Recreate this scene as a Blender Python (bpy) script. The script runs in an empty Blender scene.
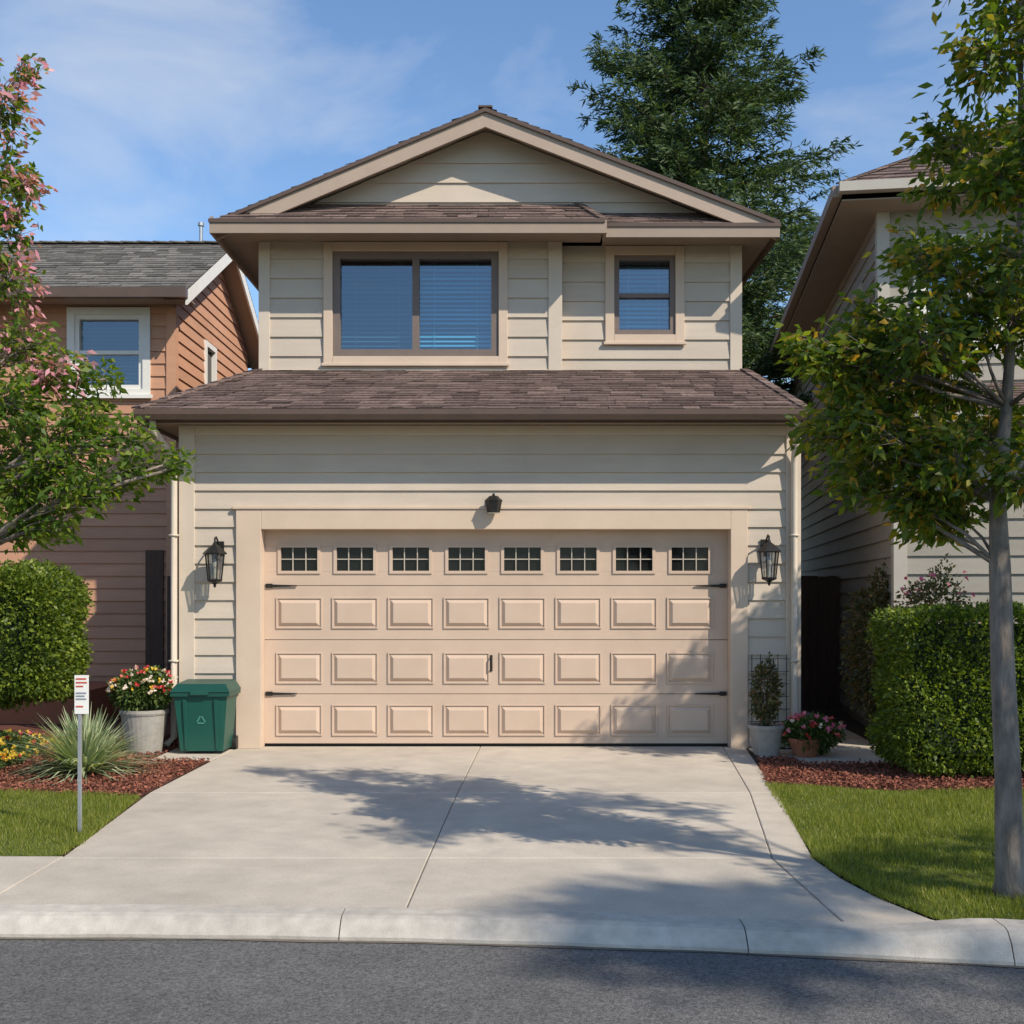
import bpy, math, random
import numpy as np
from mathutils import Vector, Matrix
random.seed(7); rng=np.random.default_rng(7)
scene=bpy.context.scene
col=scene.collection

# ---------------------------------------------------------------- materials
def mat(name,c1,c2=None,scale=8.0,rough=0.8,bump=0.0,bscale=None,island=0.0,metal=0.0,spec=0.3,stretch=None,detail=6,big=None):
    m=bpy.data.materials.new(name); m.use_nodes=True
    nt=m.node_tree; N=nt.nodes; L=nt.links
    b=N['Principled BSDF']; b.inputs['Roughness'].default_value=rough; b.inputs['Metallic'].default_value=metal
    b.inputs['Specular IOR Level'].default_value=spec
    if c2 is None: c2=tuple(x*0.85 for x in c1)
    tc=N.new('ShaderNodeTexCoord'); src=tc.outputs['Object']
    if stretch:
        mp=N.new('ShaderNodeMapping'); mp.inputs['Scale'].default_value=stretch; L.new(src,mp.inputs[0]); src=mp.outputs[0]
    n=N.new('ShaderNodeTexNoise'); n.inputs['Scale'].default_value=scale; n.inputs['Detail'].default_value=detail; n.inputs['Roughness'].default_value=0.65
    L.new(src,n.inputs['Vector'])
    r=N.new('ShaderNodeValToRGB'); r.color_ramp.elements[0].position=0.3; r.color_ramp.elements[1].position=0.7
    r.color_ramp.elements[0].color=(*c2,1); r.color_ramp.elements[1].color=(*c1,1)
    L.new(n.outputs['Fac'],r.inputs[0]); out=r.outputs[0]
    bl=big if isinstance(big,list) else ([big] if big else [])
    for bg_ in bl:
        n3=N.new('ShaderNodeTexNoise'); n3.inputs['Scale'].default_value=bg_[0]; n3.inputs['Detail'].default_value=5
        L.new(tc.outputs['Object'],n3.inputs['Vector'])
        mr=N.new('ShaderNodeMapRange'); mr.inputs[1].default_value=0.3; mr.inputs[2].default_value=0.7
        mr.inputs[3].default_value=1-bg_[1]; mr.inputs[4].default_value=1+bg_[1]*0.5; L.new(n3.outputs['Fac'],mr.inputs[0])
        vm=N.new('ShaderNodeVectorMath'); vm.operation='SCALE'; L.new(out,vm.inputs[0]); L.new(mr.outputs[0],vm.inputs['Scale']); out=vm.outputs[0]
    if island>0:
        g=N.new('ShaderNodeNewGeometry'); mr=N.new('ShaderNodeMapRange'); mr.inputs[3].default_value=1-island; mr.inputs[4].default_value=1+island
        L.new(g.outputs['Random Per Island'],mr.inputs[0])
        vm=N.new('ShaderNodeVectorMath'); vm.operation='SCALE'; L.new(out,vm.inputs[0]); L.new(mr.outputs[0],vm.inputs['Scale']); out=vm.outputs[0]
    L.new(out,b.inputs['Base Color'])
    if bump>0:
        n2=N.new('ShaderNodeTexNoise'); n2.inputs['Scale'].default_value=bscale or scale*6; n2.inputs['Detail'].default_value=6
        L.new(src,n2.inputs['Vector'])
        bp=N.new('ShaderNodeBump'); bp.inputs['Strength'].default_value=bump; bp.inputs['Distance'].default_value=0.01
        L.new(n2.outputs['Fac'],bp.inputs['Height']); L.new(bp.outputs[0],b.inputs['Normal'])
    return m
def leafmat(name,cols,trans=0.35,rough=0.5):
    m=bpy.data.materials.new(name); m.use_nodes=True
    nt=m.node_tree; N=nt.nodes; L=nt.links
    b=N['Principled BSDF']; b.inputs['Roughness'].default_value=rough; b.inputs['Specular IOR Level'].default_value=0.35
    g=N.new('ShaderNodeNewGeometry'); r=N.new('ShaderNodeValToRGB'); e=r.color_ramp.elements
    while len(e)<len(cols): e.new(0.5)
    for i,(p,c) in enumerate(cols):
        e[i].position=p; e[i].color=(*c,1)
    L.new(g.outputs['Random Per Island'],r.inputs[0]); L.new(r.outputs[0],b.inputs['Base Color'])
    t=N.new('ShaderNodeBsdfTranslucent'); vm=N.new('ShaderNodeVectorMath'); vm.operation='MULTIPLY'; vm.inputs[1].default_value=(1.9,1.9,0.7)
    L.new(r.outputs[0],vm.inputs[0]); L.new(vm.outputs[0],t.inputs[0])
    mx=N.new('ShaderNodeMixShader'); mx.inputs[0].default_value=trans
    L.new(b.outputs[0],mx.inputs[1]); L.new(t.outputs[0],mx.inputs[2]); L.new(mx.outputs[0],N['Material Output'].inputs[0])
    return m
def glassmat(name,refl=0.3,tint=(0.75,0.85,0.9)):
    m=bpy.data.materials.new(name); m.use_nodes=True
    nt=m.node_tree; N=nt.nodes; L=nt.links; N.remove(N['Principled BSDF'])
    tr=N.new('ShaderNodeBsdfTransparent'); tr.inputs[0].default_value=(*tint,1)
    gl=N.new('ShaderNodeBsdfGlossy'); gl.inputs['Roughness'].default_value=0.02; gl.inputs[0].default_value=(0.8,0.9,1,1)
    n=N.new('ShaderNodeTexNoise'); n.inputs['Scale'].default_value=1.3; tc=N.new('ShaderNodeTexCoord'); L.new(tc.outputs['Object'],n.inputs['Vector'])
    bp=N.new('ShaderNodeBump'); bp.inputs['Strength'].default_value=0.12; L.new(n.outputs['Fac'],bp.inputs['Height']); L.new(bp.outputs[0],gl.inputs['Normal'])
    mx=N.new('ShaderNodeMixShader'); mx.inputs[0].default_value=refl
    L.new(tr.outputs[0],mx.inputs[1]); L.new(gl.outputs[0],mx.inputs[2]); L.new(mx.outputs[0],N['Material Output'].inputs[0])
    return m
M={}
M['siding']=mat('siding_beige',(0.575,0.482,0.385),(0.525,0.438,0.35),3,0.75,0.25,60,island=0.05,stretch=(0.5,1,4),big=[(0.5,0.07),(2.5,0.04)])
M['trim']=mat('trim_tan',(0.62,0.478,0.36),(0.58,0.445,0.335),4,0.7,0.1,60,big=(1.5,0.06))
M['cream']=mat('trim_cream',(0.61,0.51,0.405),(0.57,0.475,0.375),4,0.7,0.1,60,big=(1.5,0.06))
M['door']=mat('garage_door_paint',(0.585,0.437,0.33),(0.555,0.412,0.31),2.5,0.5,0.05,80,big=[(0.8,0.07),(4,0.04)])
M['fascia']=mat('fascia_taupe',(0.34,0.26,0.20),(0.31,0.235,0.18),4,0.65,0.05,60)
M['rake']=mat('rake_taupe',(0.43,0.325,0.25),(0.39,0.295,0.225),4,0.65,0.05,60)
M['dkfascia']=mat('gutter_brown',(0.125,0.082,0.062),(0.10,0.068,0.052),4,0.4,0.03,60)
M['soffit']=mat('soffit',(0.36,0.28,0.21),(0.32,0.245,0.185),4,0.8)
M['winframe']=mat('window_frame_brown',(0.20,0.15,0.125),(0.17,0.13,0.11),5,0.5)
M['shingle']=mat('roof_shingle_brown',(0.23,0.160,0.135),(0.11,0.077,0.067),30,0.9,0.6,160,island=0.36,spec=0.15,big=[(0.6,0.14),(3,0.14)])
M['shingle_grey']=mat('roof_shingle_grey',(0.22,0.20,0.175),(0.12,0.11,0.10),26,0.9,0.6,160,island=0.3,spec=0.15)
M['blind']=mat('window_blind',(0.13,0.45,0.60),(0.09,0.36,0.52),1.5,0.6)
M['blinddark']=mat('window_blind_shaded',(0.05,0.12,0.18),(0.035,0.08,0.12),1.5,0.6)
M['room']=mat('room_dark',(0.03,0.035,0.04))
M['glass']=glassmat('window_glass',0.18)
M['dglass']=mat('garage_window_glass',(0.012,0.013,0.014),(0.009,0.010,0.010),2,0.08,spec=0.22)
M['muntin']=mat('muntin',(0.50,0.43,0.35))
M['black']=mat('black_iron',(0.02,0.019,0.018),(0.03,0.028,0.025),20,0.45,0.1,metal=0.3)
M['lampglass']=glassmat('lantern_glass',0.25,(0.75,0.75,0.72))
M['bulb']=mat('frosted_bulb',(0.7,0.68,0.6),rough=0.3)
M['orange']=mat('siding_terracotta',(0.56,0.30,0.185),(0.49,0.255,0.155),3,0.8,0.25,60,island=0.09,stretch=(0.5,1,4),big=(0.6,0.12))
M['white']=mat('white_trim',(0.76,0.73,0.67),(0.70,0.67,0.61),4,0.6)
M['rsiding']=mat('siding_grey_beige',(0.38,0.34,0.285),(0.335,0.30,0.25),3,0.8,0.25,60,island=0.06,stretch=(0.5,1,4),big=(0.6,0.1))
M['rfascia']=mat('fascia_light',(0.50,0.45,0.38),(0.46,0.41,0.345),4,0.6)
M['fence']=mat('fence_wood',(0.12,0.07,0.048),(0.07,0.045,0.034),5,0.85,0.4,40,island=0.2,stretch=(6,6,0.6))
M['concrete']=mat('concrete',(0.60,0.52,0.42),(0.50,0.43,0.35),3.0,0.85,0.45,220,island=0.035,big=[(0.7,0.14),(4.5,0.08),(60,0.10)],detail=12)
M['kerb']=mat('kerb_concrete',(0.58,0.52,0.44),(0.46,0.41,0.35),9,0.85,0.4,150,island=0.03,big=[(1.2,0.18),(14,0.14)],detail=10)
M['joint']=mat('joint_dirt',(0.20,0.165,0.125),(0.12,0.10,0.078),10,0.95)
M['asphalt']=mat('asphalt',(0.235,0.222,0.21),(0.06,0.057,0.055),75,0.9,0.9,120,spec=0.25,big=[(0.6,0.14),(5,0.12),(30,0.15)],detail=4)
M['soil']=mat('soil',(0.08,0.055,0.035),(0.045,0.03,0.02),12,0.95,0.6,60)
M['lawnbase']=mat('lawn_ground',(0.12,0.14,0.028),(0.06,0.08,0.018),9,0.95,0.6,120,big=(1.1,0.3))
M['mulchbase']=mat('mulch_ground',(0.17,0.06,0.038),(0.07,0.029,0.02),40,0.95,0.8,90)
M['mulch']=mat('mulch_chips',(0.29,0.10,0.06),(0.16,0.06,0.038),20,0.9,island=0.55)
M['groundfar']=mat('ground_far',(0.09,0.11,0.04),(0.06,0.075,0.03),0.4,0.95)
M['grass']=leafmat('grass_blades',[(0,(0.12,0.155,0.02)),(0.5,(0.18,0.215,0.03)),(0.85,(0.26,0.275,0.048)),(1,(0.38,0.33,0.12))],0.4)
M['bark']=mat('bark_grey',(0.32,0.26,0.21),(0.12,0.095,0.078),18,0.9,1.0,45,stretch=(1,1,0.25),big=(5,0.25))
M['barkdk']=mat('bark_dark',(0.11,0.08,0.055),(0.05,0.035,0.025),14,0.9,0.6,40)
M['leafR']=leafmat('leaves_street_tree',[(0,(0.05,0.09,0.013)),(0.4,(0.095,0.145,0.018)),(0.72,(0.165,0.205,0.026)),(0.9,(0.29,0.25,0.03)),(1,(0.45,0.23,0.03))],0.5)
M['leafL']=leafmat('leaves_myrtle',[(0,(0.055,0.105,0.016)),(0.5,(0.10,0.17,0.022)),(0.85,(0.17,0.24,0.03)),(1,(0.26,0.28,0.04))],0.5)
M['pink']=leafmat('pink_blossom',[(0,(0.50,0.17,0.24)),(0.6,(0.66,0.33,0.38)),(1,(0.40,0.16,0.14))],0.3)
M['needles']=leafmat('pine_needles',[(0,(0.020,0.045,0.020)),(0.5,(0.048,0.088,0.034)),(1,(0.14,0.19,0.068))],0.2,0.6)
M['hedge']=leafmat('hedge_leaves',[(0,(0.05,0.085,0.012)),(0.6,(0.115,0.165,0.02)),(1,(0.25,0.30,0.035))],0.35)
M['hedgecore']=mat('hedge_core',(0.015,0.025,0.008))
M['yellowleaf']=leafmat('leaves_yellow',[(0,(0.15,0.16,0.02)),(0.6,(0.28,0.24,0.03)),(1,(0.45,0.32,0.04))],0.4)
M['binG']=mat('bin_green',(0.010,0.085,0.060),(0.008,0.07,0.05),4,0.42,0.05,80,spec=0.5)
M['binL']=mat('bin_lid_green',(0.009,0.065,0.046),(0.007,0.055,0.038),4,0.4,spec=0.5)
M['binmark']=mat('bin_mark',(0.06,0.22,0.17))
M['potgrey']=mat('pot_stone_grey',(0.38,0.35,0.30),(0.28,0.255,0.23),14,0.8,0.3)
M['terracotta']=mat('terracotta',(0.36,0.13,0.07),(0.30,0.11,0.06),14,0.8,0.3)
M['blade']=leafmat('variegated_blades',[(0,(0.12,0.18,0.08)),(0.4,(0.28,0.35,0.19)),(1,(0.58,0.58,0.40))],0.25)
M['flred']=leafmat('petals_red',[(0,(0.55,0.03,0.03)),(0.5,(0.65,0.06,0.08)),(1,(0.75,0.25,0.20))],0.2)
M['flwhite']=leafmat('petals_white',[(0,(0.75,0.70,0.62)),(1,(0.8,0.6,0.5))],0.2)
M['flyellow']=leafmat('petals_yellow',[(0,(0.65,0.42,0.03)),(1,(0.75,0.55,0.08))],0.2)
M['flpink']=leafmat('petals_pink',[(0,(0.65,0.12,0.25)),(1,(0.75,0.30,0.40))],0.2)
M['shrub']=leafmat('shrub_leaves',[(0,(0.04,0.075,0.018)),(0.6,(0.085,0.13,0.03)),(1,(0.17,0.20,0.06))],0.3)
M['shrubdk']=leafmat('shrub_leaves_bronze',[(0,(0.05,0.06,0.025)),(0.6,(0.09,0.10,0.035)),(1,(0.20,0.12,0.07))],0.3)
M['steel']=mat('galvanised_steel',(0.42,0.43,0.44),(0.35,0.36,0.37),20,0.4,metal=0.6)
M['signred']=mat('sign_red',(0.55,0.08,0.05)); M['signblue']=mat('sign_grey_ink',(0.25,0.27,0.33))

# ---------------------------------------------------------------- mesh building
class MB:
    def __init__(s): s.v=[]; s.f=[]; s.m=[]; s.mats=[]
    def mi(s,m):
        if m not in s.mats: s.mats.append(m)
        return s.mats.index(m)
    def face(s,pts,m):
        b=len(s.v); s.v+= [tuple(p) for p in pts]; s.f.append(tuple(range(b,b+len(pts)))); s.m.append(s.mi(m))
    def raw(s,vs,fs,m):
        b=len(s.v); s.v+=[tuple(p) for p in vs]; k=s.mi(m)
        for f in fs: s.f.append(tuple(i+b for i in f)); s.m.append(k)
    def box(s,x0,x1,y0,y1,z0,z1,m):
        vs=[(x0,y0,z0),(x1,y0,z0),(x1,y1,z0),(x0,y1,z0),(x0,y0,z1),(x1,y0,z1),(x1,y1,z1),(x0,y1,z1)]
        s.raw(vs,[(0,3,2,1),(4,5,6,7),(0,1,5,4),(1,2,6,5),(2,3,7,6),(3,0,4,7)],m)
    def hexa(s,b,t,m):
        s.raw(list(b)+list(t),[(0,3,2,1),(4,5,6,7),(0,1,5,4),(1,2,6,5),(2,3,7,6),(3,0,4,7)],m)
    def beam(s,a,b,w,h,m,up=(0,0,1)):
        a=Vector(a); b=Vector(b); d=(b-a).normalized(); up=Vector(up); sd=d.cross(up).normalized(); u=sd.cross(d).normalized()
        q=lambda p:[p-sd*w/2-u*h/2,p+sd*w/2-u*h/2,p+sd*w/2+u*h/2,p-sd*w/2+u*h/2]
        s.raw(q(a)+q(b),[(0,1,2,3),(7,6,5,4),(0,4,5,1),(1,5,6,2),(2,6,7,3),(3,7,4,0)],m)
    def tube(s,pts,rad,n,m,cap=True):
        pts=[Vector(p) for p in pts]; vs=[]; 
        if not hasattr(rad,'__len__'): rad=[rad]*len(pts)
        ref=None
        for i,p in enumerate(pts):
            d=(pts[min(i+1,len(pts)-1)]-pts[max(i-1,0)]).normalized()
            if ref is None: ref=Vector((1,0,0)) if abs(d.x)<0.8 else Vector((0,1,0))
            a=(ref-d*ref.dot(d)).normalized(); b=d.cross(a); ref=a
            for k in range(n):
                t=2*math.pi*k/n; vs.append(p+(a*math.cos(t)+b*math.sin(t))*rad[i])
        fs=[]
        for i in range(len(pts)-1):
            for k in range(n):
                fs.append((i*n+k,i*n+(k+1)%n,(i+1)*n+(k+1)%n,(i+1)*n+k))
        if cap: fs.append(tuple(range(n-1,-1,-1))); fs.append(tuple((len(pts)-1)*n+k for k in range(n)))
        s.raw(vs,fs,m)
    def lathe(s,c,prof,n,m,phase=0.0):
        c=Vector(c); vs=[]; fs=[]
        for r,z in prof:
            for k in range(n):
                t=2*math.pi*k/n+phase; vs.append(c+Vector((r*math.cos(t),r*math.sin(t),z)))
        for i in range(len(prof)-1):
            for k in range(n): fs.append((i*n+k,i*n+(k+1)%n,(i+1)*n+(k+1)%n,(i+1)*n+k))
        fs.append(tuple(range(n-1,-1,-1))); fs.append(tuple((len(prof)-1)*n+k for k in range(n)))
        s.raw(vs,fs,m)
    def obj(s,name,parent=None,smooth=False,bevel=0):
        me=bpy.data.meshes.new(name); me.from_pydata(s.v,[],s.f)
        for m in s.mats: me.materials.append(m)
        me.polygons.foreach_set('material_index',s.m)
        if smooth: me.polygons.foreach_set('use_smooth',[True]*len(s.f))
        me.update(); o=bpy.data.objects.new(name,me); col.objects.link(o)
        if parent: o.parent=parent
        if bevel:
            b=o.modifiers.new('bev','BEVEL'); b.width=bevel; b.segments=2; b.limit_method='ANGLE'
        return o
def empty(name,loc=(0,0,0),rz=0):
    o=bpy.data.objects.new(name,None); o.location=loc; o.rotation_euler=(0,0,rz); col.objects.link(o); return o
def npmesh(name,verts,k,mats,midx=None,parent=None):
    verts=np.asarray(verts,dtype=np.float32).reshape(-1,3); nv=len(verts); nf=nv//k
    me=bpy.data.meshes.new(name); me.vertices.add(nv); me.vertices.foreach_set('co',verts.ravel())
    me.loops.add(nv); me.loops.foreach_set('vertex_index',np.arange(nv,dtype=np.int32))
    me.polygons.add(nf); me.polygons.foreach_set('loop_start',np.arange(nf,dtype=np.int32)*k)
    for m in mats: me.materials.append(m)
    if midx is not None: me.polygons.foreach_set('material_index',np.asarray(midx,dtype=np.int32))
    me.update(calc_edges=True); me.validate()
    o=bpy.data.objects.new(name,me); col.objects.link(o)
    if parent: o.parent=parent
    return o
def unit(a): return a/np.maximum(np.linalg.norm(a,axis=1,keepdims=True),1e-6)
def leafverts(P,D,size,asp=0.45,droop=0.15):
    n=len(P); D=unit(D); R=rng.normal(size=(n,3)); S=unit(np.cross(D,R)); Nn=np.cross(S,D)
    sz=(size*rng.uniform(0.65,1.3,n))[:,None]
    tip=P+D*sz-np.array([0,0,1])*sz*droop
    mid=P+D*sz*0.45
    v=np.stack([P,mid+S*sz*asp/2+Nn*sz*0.08,tip,mid-S*sz*asp/2+Nn*sz*0.08],axis=1)
    return v

# ---------------------------------------------------------------- siding / walls / shingles
def pieces(u0,u1,z0,z1,holes):
    zs=sorted(set([z0,z1]+[z for h in holes for z in (h[2],h[3]) if z0<z<z1]))
    for za,zb in zip(zs[:-1],zs[1:]):
        zm=(za+zb)/2; iv=[(u0,u1)]
        for h in holes:
            if h[2]<zm<h[3]:
                nv=[]
                for a,b in iv:
                    if h[1]<=a or h[0]>=b: nv.append((a,b)); continue
                    if h[0]>a: nv.append((a,h[0]))
                    if h[1]<b: nv.append((h[1],b))
                iv=nv
        for a,b in iv: yield a,b,za,zb
def siding(mb,O,u,n,u0,u1,z0,z1,e,m,holes=(),ext=None):
    O=Vector(O); u=Vector(u); n=Vector(n); Z=Vector((0,0,1)); zk=z0
    while zk<z1-1e-4:
        zt=min(zk+e,z1)
        off=lambda z:0.026-0.021*(z-zk)/e
        for a,b,za,zb in pieces(u0,u1,zk,zt,holes):
            if ext:
                a0,b0=ext(za); a1,b1=ext(zb)
            else: a0,b0,a1,b1=a,b,a,b
            if b0-a0<0.02: continue
            if b1<a1: b1=a1=(a0+b0)/2
            P=lambda uu,z,o:O+u*uu+n*o+Z*z
            q=[P(a0,za,off(za)),P(b0,za,off(za)),P(b1,zb,off(zb)),P(a1,zb,off(zb))]
            mb.raw(q+[P(a0,za,0),P(b0,za,0)],[(0,1,2,3),(4,5,1,0)],m)
        zk=zt
def core(mb,O,u,n,u0,u1,z0,z1,m,holes=(),th=0.12):
    O=Vector(O); u=Vector(u); n=Vector(n); Z=Vector((0,0,1))
    for a,b,za,zb in pieces(u0,u1,z0,z1,holes):
        P=lambda uu,z,o:O+u*uu+n*o+Z*z
        mb.hexa([P(a,za,0),P(b,za,0),P(b,za,-th),P(a,za,-th)],[P(a,zb,0),P(b,zb,0),P(b,zb,-th),P(a,zb,-th)],m)
def shingles(mb,A,B,C,D,m,course=0.15,wmin=0.12,wmax=0.36,th=0.015):
    A,B,C,D=map(Vector,(A,B,C,D)); nrm=(B-A).cross(D-A).normalized()
    if nrm.z<0: nrm=-nrm
    slope=((D+C)/2-(A+B)/2).length; n=max(1,round(slope/course))
    mb.face([A-nrm*0.001,B-nrm*0.001,C-nrm*0.001,D-nrm*0.001],m)
    for i in range(n):
        t0=i/n; t1=min(1,(i+1.1)/n)
        L0=A.lerp(D,t0); R0=B.lerp(C,t0); L1=A.lerp(D,t1); R1=B.lerp(C,t1)
        w=(R0-L0).length
        if w<0.05: continue
        x=-random.uniform(0,wmax)
        while x<w:
            ww=random.uniform(wmin,wmax); a=max(0,x); b=min(w,x+ww-0.003); x+=ww
            if b-a<0.01: continue
            sa,sb=a/w,b/w; h=th*random.uniform(0.6,1.6); j=random.uniform(-0.010,0.010)/max(slope,0.1)
            p0=L0.lerp(R0,sa)+(D-A)*j; p1=L0.lerp(R0,sb)+(D-A)*j
            p2=L1.lerp(R1,sb); p3=L1.lerp(R1,sa)
            q=[p0+nrm*h,p1+nrm*h,p2+nrm*0.003,p3+nrm*0.003,p0,p1]
            mb.raw(q,[(0,1,2,3),(4,5,1,0)],m)
def caps(mb,A,B,m,w=0.12,step=0.2,h=0.02):
    A=Vector(A);B=Vector(B);L=(B-A).length;n=max(1,int(L/step))
    for i in range(n):
        a=A.lerp(B,i/n); b=A.lerp(B,min(1,(i+1.15)/n))
        mb.beam(a+Vector((0,0,h)),b+Vector((0,0,h*0.4)),w,0.02,m)

X,Y,Z=(1,0,0),(0,1,0),(0,0,1)
nF=(0,-1,0)
# ================================================================= MAIN HOUSE
house=empty('suburban_house')
mb=MB()
HL=[(-2.75,2.34,-0.1,2.38)]
xl,xr=-3.43,2.97
siding(mb,(0,0,0),X,nF,xl,xr,0.02,3.36,0.19,M['siding'],HL)
core(mb,(0,0,0),X,nF,xl,xr,0,3.36,M['siding'],HL)
siding(mb,(xl,0,0),Y,(-1,0,0),0.0,9,0.02,3.36,0.19,M['siding']); core(mb,(xl,0,0),Y,(-1,0,0),0.125,9,0,3.36,M['siding'])
siding(mb,(xr,0,0),Y,X,0.0,9,0.02,3.36,0.19,M['siding']); core(mb,(xr,0,0),Y,X,0.125,9,0,3.36,M['siding'])
siding(mb,(0,9,0),X,Y,xl,xr,0.02,5.7,0.19,M['siding']); core(mb,(0,9,0),X,Y,xl+0.13,xr-0.13,0,5.7,M['siding'])
mb.obj('lower_walls',house)
mb=MB()
WB=(-2.10,-0.13,4.33,5.60); WS=(1.17,1.93,4.62,5.60)
siding(mb,(0,1.35,0),X,nF,-2.9,0.55,4.13,5.68,0.225,M['siding'],[WB]); core(mb,(0,1.35,0),X,nF,-2.9,0.55,3.9,5.68,M['siding'],[WB])
siding(mb,(0,1.5,0),X,nF,0.55,2.66,4.13,5.68,0.225,M['siding'],[WS]); core(mb,(0,1.5,0),X,nF,0.55,2.66,3.9,5.68,M['siding'],[WS])
core(mb,(0.55,1.35,0),Y,X,0.13,0.15,3.9,5.68,M['siding'])
for xx,nn in ((-2.9,(-1,0,0)),(2.66,X)):
    y0=1.35 if xx<0 else 1.5
    siding(mb,(xx,0,0),Y,nn,y0,9,4.0,5.68,0.225,M['siding']); core(mb,(xx,0,0),Y,nn,y0+0.125,9,3.4,5.68,M['siding'])
ax,az=-0.3,7.07; lx,rx,ez=-3.33,2.99,5.80
sl=(az-ez)/(ax-lx); sr=(az-ez)/(rx-ax); gY=1.32
ext=lambda z:(ax-(az-0.12-z)/sl, ax+(az-0.12-z)/sr)
siding(mb,(0,gY,0),X,nF,-3,3,5.9,az-0.14,0.225,M['siding'],ext=ext)
mb.face([(ext(5.85)[0],gY+.01,5.85),(ext(5.85)[1],gY+.01,5.85),(ax,gY+.01,az-0.1)],M['siding'])
siding(mb,(0,9,0),X,Y,-3,3,5.7,az-0.14,0.225,M['siding'],ext=ext)
mb.obj('upper_walls',house)
mb=MB(); C=M['cream']; T=M['trim']
mb.box(-3.462,-3.30,-0.035,0.10,0,3.358,C); mb.box(2.85,3.002,-0.035,0.10,0,3.358,C)
mb.box(-3.30,2.85,-0.032,0.0,3.26,3.357,C)
mb.box(-2.865,-2.604,-0.05,0.135,0.0,2.482,T); mb.box(2.27,2.448,-0.05,0.135,0,2.482,T)
mb.box(-2.604,2.27,-0.05,0.135,2.275,2.482,T)
mb.box(-2.90,2.483,-0.065,0.0,2.483,2.515,T)
mb.box(-2.93,-2.80,1.315,1.45,4.05,5.678,C); mb.box(0.42,0.58,1.315,1.47,4.05,5.678,C); mb.box(2.55,2.69,1.465,1.6,4.05,5.678,C)
mb.box(-2.80,0.42,1.318,1.36,4.10,4.20,C); mb.box(0.58,2.55,1.468,1.51,4.10,4.20,C)
def casing(x0,x1,z0,z1,w,y,m):
    mb.box(x0,x0+w,y-0.045,y+0.05,z0,z1,m); mb.box(x1-w,x1,y-0.045,y+0.05,z0,z1,m)
    mb.box(x0+w,x1-w,y-0.047,y+0.05,z1-w,z1,m); mb.box(x0+w,x1-w,y-0.047,y+0.05,z0,z0+w,m)
casing(-2.18,-0.05,4.245,5.672,0.105,1.35,T); casing(1.09,2.015,4.53,5.672,0.105,1.5,T)
mb.box(-2.20,-0.03,1.285,1.32,4.235,4.27,T); mb.box(1.07,2.035,1.435,1.47,4.515,4.55,T)
mb.obj('trim_boards',house,bevel=0.005)
def slider(par,x0,x1,z0,z1,y,fm,kind,name,blind=None):
    b=MB(); w=0.085 if kind=='slide' else 0.06
    b.box(x0,x0+w,y-0.02,y+0.09,z0,z1,fm); b.box(x1-w,x1,y-0.02,y+0.09,z0,z1,fm)
    b.box(x0+w,x1-w,y-0.02,y+0.09,z1-w,z1,fm); b.box(x0+w,x1-w,y-0.02,y+0.09,z0,z0+w,fm)
    if kind=='slide':
        xm=(x0+x1)/2; b.box(xm-0.04,xm+0.04,y-0.005,y+0.085,z0+w,z1-w,fm); panes=[(x0+w,xm-0.04,z0+w,z1-w),(xm+0.04,x1-w,z0+w,z1-w)]
    else:
        zm=z0+(z1-z0)*0.5; b.box(x0+w,x1-w,y-0.005,y+0.085,zm-0.025,zm+0.025,fm); panes=[(x0+w,x1-w,z0+w,zm-0.025),(x0+w,x1-w,zm+0.025,z1-w)]
    for (a,c,d,e) in panes:
        b.face([(a,y+0.045,d),(c,y+0.045,d),(c,y+0.045,e),(a,y+0.045,e)],M['glass'])
    if blind:
        for i,(a,c,d,e) in enumerate(panes):
            bm=blind[i%len(blind)]
            zz=d+0.01
            while zz<e:
                dz=random.uniform(-.003,.003); t=random.uniform(0.018,0.036)
                b.hexa([(a-0.02,y+0.13,zz),(c+0.02,y+0.13,zz+dz),(c+0.02,y+0.165,zz+t),(a-0.02,y+0.165,zz+t)],
                       [(a-0.02,y+0.13,zz+0.003),(c+0.02,y+0.13,zz+0.003+dz),(c+0.02,y+0.165,zz+t+.003),(a-0.02,y+0.165,zz+t+.003)],bm)
                zz+=0.052
            for xx in (a+(c-a)*0.2,a+(c-a)*0.8): b.box(xx-0.002,xx+0.002,y+0.122,y+0.127,d,e,bm)
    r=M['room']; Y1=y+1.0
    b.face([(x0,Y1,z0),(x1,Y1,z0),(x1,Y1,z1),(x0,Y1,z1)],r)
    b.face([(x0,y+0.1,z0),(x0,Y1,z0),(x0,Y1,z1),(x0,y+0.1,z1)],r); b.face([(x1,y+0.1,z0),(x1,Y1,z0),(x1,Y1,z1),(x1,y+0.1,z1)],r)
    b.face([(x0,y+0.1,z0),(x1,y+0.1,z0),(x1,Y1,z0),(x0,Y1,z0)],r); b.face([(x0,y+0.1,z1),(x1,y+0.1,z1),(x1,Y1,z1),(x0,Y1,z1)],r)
    return b.obj(name,par)
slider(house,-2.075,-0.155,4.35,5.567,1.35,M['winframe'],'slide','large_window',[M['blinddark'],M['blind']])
slider(house,1.195,1.91,4.635,5.567,1.5,M['winframe'],'hung','small_window',[M['blind'],M['blind']])
mb=MB(); S=M['shingle']; D_=M['dkfascia']
eL,eR,eY,eZ=-3.78,2.96,-0.42,3.46
tY,tZ=1.36,4.20; tL,tR=-2.93,2.69
shingles(mb,(eL,eY,eZ),(eR,eY,eZ),(tR,tY,tZ),(tL,tY,tZ),S,0.118)
shingles(mb,(eL,9.2,eZ),(eL,eY,eZ),(tL,tY,tZ),(tL,9.2,tZ),S,0.118)
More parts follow.
